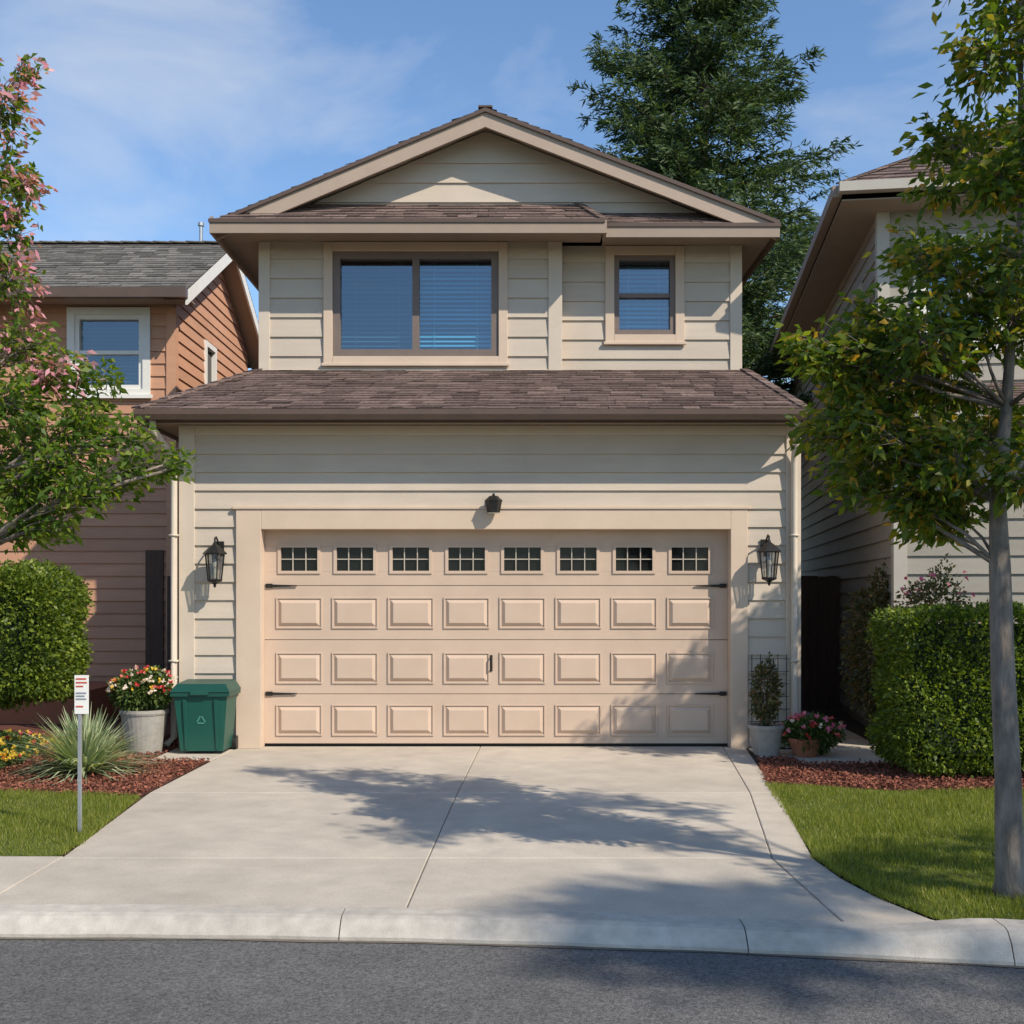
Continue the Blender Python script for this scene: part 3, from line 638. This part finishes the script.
# ================================================================= TREES
def sample_blobs(blobs,density):
    P=[];I=[]
    for i,(c,r,w) in enumerate(blobs):
        n=int(density*w); d=unit(rng.normal(size=(n,3)))*(rng.uniform(0.15,1,n)**(1/2.2))[:,None]
        P.append(np.array(c)+d*np.array(r)); I+= [i]*n
    return np.concatenate(P),np.array(I)
def tree(name,trunk,tr,blobs,density,lpt,lsize,leafm,bark,asp=0.45,pinkblobs=(),twigr=0.004,trunkn=12):
    root=empty(name); wood=MB()
    T=[Vector(p) for p in trunk]; wood.tube(T,tr,trunkn,bark)
    limbs=[]
    for bi,(c,r,w) in enumerate(blobs):
        c=Vector(c); best=None
        for i,p in enumerate(T):
            if i==0: continue
            s=(p-c).length + max(0,p.z-(c.z-0.25*(c-p).length))*2.5
            if best is None or s<best[0]: best=(s,p,tr[i])
        p=best[1]; rr=best[2]
        m1=p.lerp(c,0.4)+Vector((random.uniform(-.1,.1),random.uniform(-.1,.1),random.uniform(-0.02,0.12)))*(c-p).length*0.6
        m2=p.lerp(c,0.75)+Vector((random.uniform(-.1,.1),random.uniform(-.1,.1),random.uniform(0,0.1)))*(c-p).length*0.5
        pts=[p,m1,m2,c]; r0=min(rr*0.5,0.008+0.009*(c-p).length); wood.tube(pts,[r0,r0*0.7,r0*0.5,r0*0.3],6,bark); limbs.append(pts)
    P,I=sample_blobs(blobs,density)
    LP=[];LD=[];LM=[]
    for p,i in zip(P,I):
        pts=limbs[i]; q=random.random(); s=pts[1].lerp(pts[3],0.3+0.7*q) if q<0.5 else pts[2].lerp(pts[3],q)
        p=Vector(p); m=s.lerp(p,0.5)+Vector((0,0,0.08*(p-s).length)); wood.tube([s,m,p],[twigr,twigr*0.7,twigr*0.4],3,bark,cap=False)
        pk=random.random()<0.55
        for k in range(lpt):
            t=random.uniform(0.3,1.0)**0.8; a=s.lerp(m,t*2) if t<0.5 else m.lerp(p,t*2-1)
            j=lsize*0.45; LP.append((a.x+random.gauss(0,j),a.y+random.gauss(0,j),a.z+random.gauss(0,j)))
            d=(p-s).normalized(); LD.append((d.x*0.7+random.gauss(0,.6),d.y*0.7+random.gauss(0,.6),d.z*0.5-0.15+random.gauss(0,.45)))
            LM.append(1 if (i in pinkblobs and pk and t>0.68) else 0)
    wood.obj('trunk_and_branches',root,smooth=True)
    npmesh('leaves',leafverts(np.array(LP),np.array(LD),lsize,asp),4,[leafm,M['pink']],LM,parent=root)
    return root
trunk=[(2.66,-5.86,-0.02),(2.655,-5.86,0.08),(2.64,-5.87,0.6),(2.62,-5.85,1.2),(2.60,-5.86,1.75),(2.58,-5.88,2.1),(2.64,-5.85,2.6),(2.68,-5.83,3.1),(2.72,-5.86,3.7),(2.72,-5.84,4.3),(2.72,-5.85,5.0)]
trr=[0.105,0.076,0.068,0.062,0.055,0.042,0.030,0.024,0.019,0.014,0.009]
bl=[]
for (x,z,y,r,w) in [(2.54,4.43,-5.9,.32,1.1),(2.42,4.10,-5.6,.25,.7),(2.70,3.85,-6.0,.32,1.1),(2.34,3.58,-5.3,.22,.5),(2.2,3.32,-5.9,.26,.8),(2.55,3.32,-6.2,.30,.9),
    (1.98,3.08,-5.7,.26,.9),(2.10,2.92,-6.1,.28,1.1),(1.74,2.82,-5.8,.26,1.0),(1.97,2.65,-5.4,.28,1.1),(2.38,2.80,-5.5,.32,1.3),(1.74,2.50,-5.9,.24,.9),(2.0,2.34,-5.7,.26,1.1),
    (2.30,2.30,-6.0,.26,1.1),(2.66,2.55,-5.5,.30,1.1),(2.95,3.96,-5.7,.36,1.2),(3.05,3.2,-5.6,.42,1.3),(3.1,2.6,-5.9,.36,1.0),(2.72,4.86,-5.8,.32,1.2),(2.95,4.6,-6.1,.34,1.1),
    (2.3,3.0,-4.9,.40,1.0),(2.75,3.6,-4.9,.40,1.0),(2.9,2.9,-6.5,.3,.8),(2.8,4.2,-5.2,.34,.9),(2.40,2.10,-5.6,.24,1.0),(2.12,2.12,-5.8,.20,.8),(1.86,2.22,-5.7,.16,.45),(2.65,3.05,-5.9,.28,1.0),(1.56,2.9,-5.8,.14,.3),
    (2.50,3.72,-6.1,.22,.6),(2.74,4.15,-6.2,.3,1.0),(1.55,2.5,-5.8,.1,.2),(2.55,5.2,-5.6,.35,1.0),(3.2,5.0,-5.6,.4,1),(3.4,4.0,-5.4,.4,1),(2.2,2.6,-4.6,.4,1.0),(2.62,2.2,-6.1,.2,.6),(2.35,1.98,-5.5,.16,.45),(1.9,2.85,-5.6,.2,.6),(2.2,2.5,-5.8,.24,.9),(2.42,3.05,-5.95,.22,.7),(2.3,3.8,-5.7,.12,.2)]:
    bl.append(((x,y,z),(r,r*1.1,r*0.85),w))
tree('street_tree',trunk,trr,bl,44,12,0.070,M['leafR'],M['bark'],twigr=0.003)
trunk=[(-4.75,-3.1,-0.02),(-4.72,-3.1,0.5),(-4.68,-3.05,1.1),(-4.62,-3.0,1.7),(-4.55,-3.0,2.3),(-4.45,-3.0,3.0),(-4.40,-3.0,3.8),(-4.35,-3.0,4.6),(-4.3,-3,5.3)]
trr=[0.10,0.075,0.07,0.06,0.05,0.04,0.03,0.02,0.012]
bl=[]
for (x,z,y,r,w) in [(-3.96,5.40,-3.0,.28,.6),(-4.0,4.95,-2.9,.34,.8),(-3.74,4.75,-3.1,.18,.35),(-3.92,4.45,-3.1,.32,.7),(-4.2,5.7,-3,.28,.5),(-4.4,5.2,-3,.35,.7),(-3.76,5.7,-3,.14,.2),
     (-3.88,4.05,-3.0,.36,.8),(-3.85,3.60,-2.8,.32,.8),(-3.50,3.35,-3.0,.30,.8),(-3.8,3.05,-3.2,.36,1.1),(-3.32,3.0,-2.9,.30,.8),(-3.0,2.80,-3.0,.24,.6),(-2.76,2.62,-2.9,.22,.45),
     (-3.5,2.62,-3.0,.34,1.1),(-3.86,2.4,-2.9,.36,1.2),(-3.25,2.45,-3.1,.26,.7),(-3.98,2.8,-2.6,.38,.9),(-4.4,2.7,-3.2,.5,1.3),(-4.6,3.4,-2.8,.6,1.4),(-4.3,4.2,-3,.5,1.0),(-5.2,3.2,-3,.6,1.4),(-5.1,4.2,-3,.6,1.2),(-3.55,2.18,-2.95,.22,.5),(-3.0,2.5,-2.8,.18,.35),(-2.58,2.62,-2.9,.12,.16),(-3.2,3.3,-2.9,.14,.2),(-3.9,2.15,-2.8,.25,.6)]:
    bl.append(((x,y,z),(r,r*1.1,r*0.85),w))
tree('crape_myrtle_tree',trunk,trr,bl,50,12,0.076,M['leafL'],M['bark'],pinkblobs=(0,1,2,3,4,5,6,7,8,9),twigr=0.004)
bl=[]
for i in range(15):
    a=random.uniform(0,6.28); rr=random.uniform(0.2,1.0); bl.append(((5.95+rr*math.cos(a),-3.3+rr*math.sin(a),random.uniform(2.6,5.2)),(0.40,0.40,0.30),1))
for c in [(5.85,-3.5,4.75),(6.2,-3.35,5.05),(5.55,-3.3,4.45),(6.3,-3.6,4.9),(6.0,-3.4,5.35)]: bl.append((c,(0.38,0.38,0.26),1.3))
tree('street_tree',[(5.95,-3.3,0),(5.95,-3.3,1.2),(5.93,-3.3,2.2),(5.95,-3.3,3.5),(5.95,-3.3,4.8)],[0.1,0.08,0.07,0.045,0.02],bl,36,11,0.09,M['leafR'],M['bark'])
bl=[]
for i in range(32):
    a=random.uniform(0,6.28); z=random.uniform(8.2,14.6); R_=3.4*(1-abs(z-11)/5.2)+0.3; rr=random.uniform(0.3,1)*R_
    bl.append(((14.6+rr*math.cos(a),-17.4+rr*math.sin(a),z),(0.7,0.7,0.42),1))
tree('shade_tree',[(14.6,-17.4,-0.1),(14.6,-17.4,3),(14.6,-17.3,6),(14.7,-17.4,9),(14.6,-17.4,12),(14.6,-17.4,14)],[0.32,0.25,0.21,0.16,0.09,0.04],bl,34,10,0.22,M['leafL'],M['bark'],twigr=0.012)
bl=[]
for (dx,dy,z,r,w) in [(-0.6,0.2,5.3,.5,1.3),(0.5,-0.3,5.6,.5,1.3),(0.0,0.6,6.1,.5,1.3),(-0.9,-0.5,6.0,.45,1),(0.8,0.5,6.4,.5,1.2),(-0.2,-0.2,6.8,.45,1),(1.1,-0.6,5.1,.4,.8),(-1.2,0.5,5.5,.35,.7),(0.3,1.0,5.2,.35,.7),
      (-0.4,0.1,3.6,.45,1),(0.5,0.4,4.0,.5,1.1),(0.1,-0.5,4.4,.45,1),(0.9,0.0,3.3,.45,1),(0.3,0.8,3.2,.4,.9),(-0.7,0.7,4.5,.35,.6),(1.2,0.8,4.0,.5,1.1)]:
    bl.append(((5.6+dx,-8.4+dy,z),(r,r,r*0.6),w))
tree('street_tree',[(5.7,-8.45,-0.02),(5.68,-8.45,1.5),(5.65,-8.4,3.0),(5.6,-8.4,4.2),(5.6,-8.4,5.4),(5.6,-8.4,6.5)],[0.12,0.09,0.08,0.06,0.04,0.02],bl,32,11,0.10,M['leafR'],M['bark'])

def pine(name,base,H,z0,rmax,seed=1):
    random.seed(seed); root=empty(name); wood=MB(); bx,by,bz=base
    wood.tube([(bx,by,bz),(bx,by,bz+H*0.4),(bx+0.05,by,bz+H*0.8),(bx,by,bz+H)],[0.26,0.18,0.08,0.015],10,M['barkdk'])
    LP=[];LD=[]; z=z0
    while z<H-0.15:
        f=(H-z)/(H-z0); R=rmax*(f**0.75)
        for k in range(random.randint(6,8)):
            a=random.uniform(0,6.28); L=R*random.uniform(0.55,1.12); d=Vector((math.cos(a),math.sin(a),0))
            up=0.18-0.42*f; zz=z+random.uniform(-.18,.18)
            P=[]
            for t in (0,0.25,0.5,0.75,1.0):
                P.append(Vector((bx,by,bz+zz))+d*L*t+Vector((0,0,L*(up*t+0.20*t*t))))
            wood.tube(P,[0.035*f+.008,0.028*f+.006,0.02*f+.005,0.012*f+.004,0.004],4,M['barkdk'],cap=False)
            side=Vector((-d.y,d.x,0)); n=int(10+L*9)
            for j in range(n):
                t=random.uniform(0.12,1.0); i=min(3,int(t*4)); p=P[i].lerp(P[i+1],t*4-i)
                sgn=random.choice((-1,1)); sl_=L*0.30*(1.12-t)*random.uniform(0.5,1.1)+0.14
                tdir=(d*0.8+side*sgn*0.75+Vector((0,0,random.uniform(-.35,.05)))).normalized()
                q=int(7+sl_*20)
                for m_ in range(q):
                    u=random.random(); c=p+tdir*sl_*u
                    LP.append((c.x+random.gauss(0,.03),c.y+random.gauss(0,.03),c.z+random.gauss(0,.04)))
                    LD.append((tdir.x+random.gauss(0,.5),tdir.y+random.gauss(0,.5),tdir.z+random.gauss(0.1,.4)))
        z+=0.34*(0.5+0.6*f)
    wood.obj('trunk_and_branches',root)
    npmesh('needles',leafverts(np.array(LP),np.array(LD),0.17,0.2,0.05),4,[M['needles']],parent=root)
    return len(LP)
print('pine leaves',pine('pine_tree',(3.95,12.0,0),16.0,4.3,5.1,3))
random.seed(11)
def foliage_mass(name,blobs,dens,size,m):
    P,I=sample_blobs(blobs,dens); D=rng.normal(size=P.shape); root=empty(name)
    npmesh('leaves',leafverts(P,D,size,0.55),4,[m],parent=root)
    w=MB()
    for c,r,_ in blobs: w.tube([(c[0],c[1],-0.1),(c[0],c[1],c[2])],[0.12,0.05],6,M['barkdk'])
    w.obj('trunks',root); return root
foliage_mass('background_trees',[((8.5,24,2.5),(1.8,1.5,2.0),1.2),((6.6,22,1.6),(1.6,1.5,1.4),1),((11.5,26,3),(2.5,2,2.4),1.5)],2200,0.28,M['yellowleaf'])
foliage_mass('background_trees',[((-9,26,2.5),(3,2,2.4),1.5),((-3,28,2.2),(3,2,2),1.5),((2,28,2.4),(3,2,2.2),1.5),((7.2,18,0.8),(1.3,1,1.2),0.8),((16,30,3),(4,2,3),2)],1500,0.32,M['leafL'])

# ================================================================= HEDGES
def boxhedge(name,x0,x1,y0,y1,z0,z1,n,size,m,rnd=0.12,fuzz=0.03):
    root=empty(name)
    c=np.array([(x0+x1)/2,(y0+y1)/2,(z0+z1)/2]); h=np.array([(x1-x0)/2,(y1-y0)/2,(z1-z0)/2])
    A=[h[1]*h[2],h[0]*h[2],h[0]*h[1]]; A=np.array(A)/sum(A)
    ax_=rng.choice(3,n,p=A); u=rng.uniform(-1,1,(n,3)); s=rng.choice([-1,1],n); u[np.arange(n),ax_]=s
    p=u*h; inner=np.clip(p,-(h-rnd),h-rnd); dl=p-inner; ln=np.linalg.norm(dl,axis=1,keepdims=True)
    nrm=dl/np.maximum(ln,1e-6); p=inner+nrm*rnd
    w=0.035*np.sin(p[:,0]*5.1+1)*np.sin(p[:,2]*6.3+p[:,1]*4)+0.025*np.sin(p[:,0]*11+p[:,2]*13)
    p=p+nrm*(w+rng.normal(0,fuzz,n)-0.01)[:,None]
    D=nrm*0.8+rng.normal(0,0.6,(n,3)); D[:,2]+=0.3
    npmesh('leaves',leafverts(c+p,D,size,0.6),4,[m],parent=root)
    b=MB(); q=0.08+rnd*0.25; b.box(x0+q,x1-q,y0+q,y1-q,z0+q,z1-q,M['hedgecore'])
    for i in range(max(2,int((x1-x0)/0.5))):
        xx=x0+0.2+i*0.45
        if xx<x1-0.1: b.tube([(xx,(y0+y1)/2,-0.02),(xx+0.03,(y0+y1)/2,z0+0.2)],[0.03,0.02],6,M['bark'])
    b.obj('stems',root); return root
boxhedge('hedge',3.38,6.6,-2.15,-1.25,0.10,1.44,62000,0.042,M['hedge'],0.12,0.026)
boxhedge('hedge',-6.4,-4.48,-0.9,0.3,0.55,1.84,42000,0.045,M['hedge'],0.34,0.034)

def bush(name,c,r,n,size,m,fl=None,nf=0,fs=0.03,stems=True):
    root=empty(name); c=np.array(c); r=np.array(r)
    d=unit(rng.normal(size=(n,3))); P=c+d*r*(rng.uniform(0.3,1,n)**0.5)[:,None]*(0.85+0.2*np.sin(d[:,0:1]*5)*np.sin(d[:,1:2]*4+1))
    npmesh('leaves',leafverts(P,d+rng.normal(0,.6,(n,3)),size,0.5),4,[m],parent=root)
    for (fm,k) in (fl or []):
        dd=unit(rng.normal(size=(k,3))); dd[:,2]=np.abs(dd[:,2])*0.9; dd[:,1]-=0.3; dd=unit(dd); Pc=c+dd*r*1.0
        PP=np.repeat(Pc,7,axis=0); DD=np.repeat(dd,7,axis=0)*0.5+rng.normal(0,.7,(k*7,3))
        npmesh('flowers',leafverts(PP,DD,fs,0.8,0),4,[fm],parent=root)
    if stems:
        b=MB()
        for i in range(5): b.tube([(c[0]+random.uniform(-.3,.3)*r[0],c[1],max(-0.02,c[2]-r[2]*1.4)),(c[0]+random.uniform(-.5,.5)*r[0],c[1],c[2])],0.008,5,M['barkdk'])
        b.obj('stems',root)
    return root
bush('rose_bush',(4.15,-0.75,1.15),(0.42,0.32,0.85),4200,0.05,M['shrubdk'],[(M['flpink'],30)],0,0.033)
bush('shrub',(3.95,0.45,1.0),(0.36,0.4,1.0),4500,0.06,M['shrubdk'])
bush('flowering_groundcover',(-5.0,-1.0,0.10),(0.55,0.8,0.17),6000,0.04,M['shrub'],[(M['flyellow'],150),(M['flred'],30)],0,0.03,False)
bush('shrub',(-4.9,-1.6,0.1),(0.4,0.35,0.2),2500,0.05,M['shrub'],[(M['flyellow'],60)],0,0.03,False)
root=empty('ornamental_grass'); V=[]
cx_,cy_=-3.80,-1.75
for i in range(680):
    a=random.uniform(0,6.28); el=random.uniform(0.25,1.5); L=random.uniform(0.60,0.86); w=random.uniform(0.006,0.012)
    d=np.array([math.cos(a)*math.cos(el),math.sin(a)*math.cos(el),math.sin(el)]); s=np.array([-math.sin(a),math.cos(a),0])*w
    p=np.array([cx_,cy_,0.0])+np.array([math.cos(a),math.sin(a),0])*0.08*random.random(); sag=random.uniform(0.2,0.5)
    pts=[p+d*L*t-np.array([0,0,sag*L*t*t]) for t in (0,0.33,0.66,1)]
    for q in pts: q[2]=max(q[2],0.02)
    ws=(1,1.1,0.75,0.08)
    for k in range(3): V.append([pts[k]-s*ws[k],pts[k]+s*ws[k],pts[k+1]+s*ws[k+1],pts[k+1]-s*ws[k+1]])
npmesh('blades',np.array(V),4,[M['blade']],parent=root)
def pot(c,r0,r1,h,m,rim=0.02):
    b=MB(); b.lathe(c,[(r0,0),(r0*1.02,0.02),(r1*0.97,h-0.05),(r1,h-0.05),(r1+rim*0.4,h-0.03),(r1+rim*0.4,h),(r1-0.02,h),(r1-0.03,h-0.04)],28,m)
    b.lathe((c[0],c[1],c[2]+h-0.045),[(r1-0.03,0),(r1-0.035,0.01)],20,M['soil'])
    return b
r_=bush('potted_flowers',(-3.72,-0.35,0.62),(0.35,0.28,0.24),5600,0.05,M['shrub'],[(M['flred'],28),(M['flwhite'],34),(M['flyellow'],14)],0,0.034,False)
pot((-3.72,-0.35,0),0.17,0.235,0.44,M['potgrey']).obj('pot',r_)
r_=bush('potted_shrub',(2.54,-0.5,0.62),(0.15,0.14,0.40),1500,0.045,M['shrubdk'],None,0,0.03,True)
pot((2.54,-0.5,0),0.12,0.175,0.30,M['potgrey']).obj('pot',r_)
r_=bush('potted_flowers',(2.98,-0.55,0.22),(0.32,0.26,0.19),4600,0.045,M['shrub'],[(M['flpink'],20),(M['flred'],12),(M['flwhite'],5)],0,0.036,False)
pot((2.90,-0.6,0),0.11,0.16,0.18,M['terracotta']).obj('pot',r_)
b=MB()
for i in range(5): b.box(2.48+i*0.09,2.487+i*0.09,-0.075,-0.068,0.25,0.98,M['black'])
for i in range(6): b.box(2.46,2.87,-0.083,-0.0755,0.28+i*0.13,0.286+i*0.13,M['black'])
b.obj('garden_trellis')
b=MB(); x=3.02
while x<4.9:
    b.box(x,x+0.13,4.0,4.03,0.0,1.85+random.uniform(-.01,.01),M['fence']); x+=0.137
b.box(3.0,4.9,4.031,4.07,0.4,0.5,M['fence']); b.box(3.0,4.9,4.031,4.07,1.45,1.55,M['fence']); b.obj('wooden_fence')
b=MB(); x=-4.58
while x<-3.5:
    b.box(x,x+0.13,3.3,3.33,0.0,1.85+random.uniform(-.01,.01),M['fence']); x+=0.137
b.box(-4.58,-3.45,3.331,3.37,0.4,0.5,M['fence']); b.box(-4.58,-3.45,3.331,3.37,1.45,1.55,M['fence']); b.obj('wooden_fence')

b=MB(); cx0,cx1=-3.37,-2.84; yb0,yb1=-0.52,-0.10; BG=M['binG']
i_=0.05
b.hexa([(cx0+i_,yb0+i_,0.03),(cx1-i_,yb0+i_,0.03),(cx1-i_,yb1,0.03),(cx0+i_,yb1,0.03)],[(cx0,yb0,0.58),(cx1,yb0,0.58),(cx1,yb1,0.58),(cx0,yb1,0.58)],BG)
b.box(cx0-0.03,cx1+0.03,yb0-0.03,yb1+0.03,0.582,0.625,M['binL'])
b.hexa([(cx0-0.035,yb0-0.04,0.627),(cx1+0.035,yb0-0.04,0.627),(cx1+0.035,yb1+0.035,0.627),(cx0-0.035,yb1+0.035,0.627)],
       [(cx0+0.02,yb0+0.03,0.705),(cx1-0.02,yb0+0.03,0.705),(cx1-0.02,yb1+0.0,0.725),(cx0+0.02,yb1+0.0,0.725)],M['binL'])
for xx in (cx0+0.09,cx1-0.13): b.hexa([(xx+0.01,yb0+0.035,0.05),(xx+0.035,yb0+0.035,0.05),(xx+0.035,yb0+0.06,0.05),(xx+0.01,yb0+0.06,0.05)],[(xx,yb0-0.018,0.55),(xx+0.04,yb0-0.018,0.55),(xx+0.04,yb0+0.01,0.55),(xx,yb0+0.01,0.55)],BG)
b.box((cx0+cx1)/2-0.09,(cx0+cx1)/2+0.09,yb0-0.055,yb0-0.031,0.60,0.64,BG)
for xx in (cx0+0.0,cx1-0.05): b.tube([(xx,yb1+0.02,0.07),(xx+0.05,yb1+0.02,0.07)],0.07,16,M['black'])
b.tube([(cx0+0.05,yb1+0.07,0.6),(cx1-0.05,yb1+0.07,0.6)],0.014,8,M['binL'])
cxm,czm,rm=(cx0+cx1)/2,0.34,0.055
yf=lambda z:yb0+i_-(i_)*(z-0.03)/0.55-0.004
tri=[(cxm+rm*math.cos(math.radians(90+120*i)),czm+rm*math.sin(math.radians(90+120*i))) for i in range(3)]
for i in range(3):
    (xa,za),(xb,zb)=tri[i],tri[(i+1)%3]; xa2,za2=xa+(xb-xa)*.12,za+(zb-za)*.12; xb2,zb2=xa+(xb-xa)*.85,za+(zb-za)*.85
    b.beam((xa2,yf(za2),za2),(xb2,yf(zb2),zb2),0.016,0.004,M['binmark'],up=(0,-1,0))
b.obj('wheeled_bin',bevel=0.006)
b=MB(); sx,sy=-2.90,-4.27
b.box(sx-0.011,sx+0.011,sy-0.011,sy+0.011,-0.02,0.98,M['steel'])
b.box(sx-0.03,sx+0.065,sy-0.017,sy-0.012,0.80,1.06,M['white'])
for k,(z,w,m) in enumerate([(1.035,0.07,'signred'),(1.01,0.075,'signred'),(0.985,0.05,'signred'),(0.94,0.07,'signblue'),(0.92,0.06,'signblue'),(0.90,0.07,'signblue'),(0.85,0.05,'signred')]):
    b.box(sx-0.02,sx-0.02+w,sy-0.0195,sy-0.0175,z-0.005,z+0.005,M[m])
b.obj('yard_sign',bevel=0.001)

# ================================================================= LIGHT / SKY / CAMERA
sd=Vector((0.58,-0.50,0.65)).normalized()
el=math.asin(sd.z); az_=math.atan2(sd.x,sd.y)
sun=bpy.data.lights.new('sun','SUN'); sun.energy=5.0; sun.angle=math.radians(0.5); sun.color=(1.0,0.92,0.79)
so=bpy.data.objects.new('sun',sun); col.objects.link(so); so.rotation_euler=sd.to_track_quat('Z','Y').to_euler()
w=bpy.data.worlds.new('World'); scene.world=w; w.use_nodes=True; N=w.node_tree.nodes; L=w.node_tree.links
bg=N['Background']; sk_=N.new('ShaderNodeTexSky'); sk_.sky_type='NISHITA'; sk_.sun_disc=False; sk_.sun_elevation=el; sk_.sun_rotation=az_
sk_.air_density=1.0; sk_.dust_density=0.3; sk_.ozone_density=1.6
tint=N.new('ShaderNodeVectorMath'); tint.operation='MULTIPLY'; tint.inputs[1].default_value=(1.12,1.28,1.42); L.new(sk_.outputs[0],tint.inputs[0])
tc=N.new('ShaderNodeTexCoord'); mp=N.new('ShaderNodeMapping'); mp.inputs['Scale'].default_value=(1.0,1.0,2.2); mp.inputs['Location'].default_value=(1.35,0.2,0.4)
n=N.new('ShaderNodeTexNoise'); n.inputs['Scale'].default_value=4.2; n.inputs['Detail'].default_value=9; n.inputs['Roughness'].default_value=0.56; n.inputs['Distortion'].default_value=0.35
L.new(tc.outputs['Generated'],mp.inputs[0]); L.new(mp.outputs[0],n.inputs['Vector'])
# patchy cirrus: two banks of thin cloud in the northern sky plus scattered wisps elsewhere
def bank(d,rad):
    v=Vector(d).normalized(); ds=N.new('ShaderNodeVectorMath'); ds.operation='DISTANCE'; ds.inputs[1].default_value=v; L.new(tc.outputs['Generated'],ds.inputs[0])
    m_=N.new('ShaderNodeMapRange'); m_.interpolation_type='SMOOTHSTEP'; m_.inputs[1].default_value=rad; m_.inputs[2].default_value=0.0; m_.inputs[3].default_value=0.0; m_.inputs[4].default_value=0.24; L.new(ds.outputs['Value'],m_.inputs[0]); return m_.outputs[0]
ad=N.new('ShaderNodeMath'); ad.operation='ADD'; L.new(bank((-0.36,1,0.50),0.27),ad.inputs[0]); L.new(bank((0.40,1,0.48),0.20),ad.inputs[1])
a2=N.new('ShaderNodeMath'); a2.operation='ADD'; L.new(ad.outputs[0],a2.inputs[0]); L.new(n.outputs['Fac'],a2.inputs[1])
r=N.new('ShaderNodeMapRange'); r.inputs[1].default_value=0.58; r.inputs[2].default_value=0.92; r.inputs[3].default_value=0; r.inputs[4].default_value=0.62
L.new(a2.outputs[0],r.inputs[0])
mx=N.new('ShaderNodeMix'); mx.data_type='RGBA'; mx.inputs['B'].default_value=(5.6,6.0,6.6,1)
L.new(r.outputs[0],mx.inputs['Factor'])
L.new(tint.outputs[0],mx.inputs['A']); L.new(mx.outputs['Result'],bg.inputs[0]); bg.inputs[1].default_value=0.13
cam=bpy.data.cameras.new('camera'); co=bpy.data.objects.new('camera',cam); col.objects.link(co)
co.location=(0,-12,1.604); co.rotation_euler=(math.radians(90),0,0)
cam.sensor_width=36; cam.lens=40.5; cam.shift_y=0.080; cam.clip_end=3000; cam.clip_start=0.05
scene.camera=co
scene.view_settings.view_transform='Standard'; scene.view_settings.look='None'; scene.view_settings.exposure=0
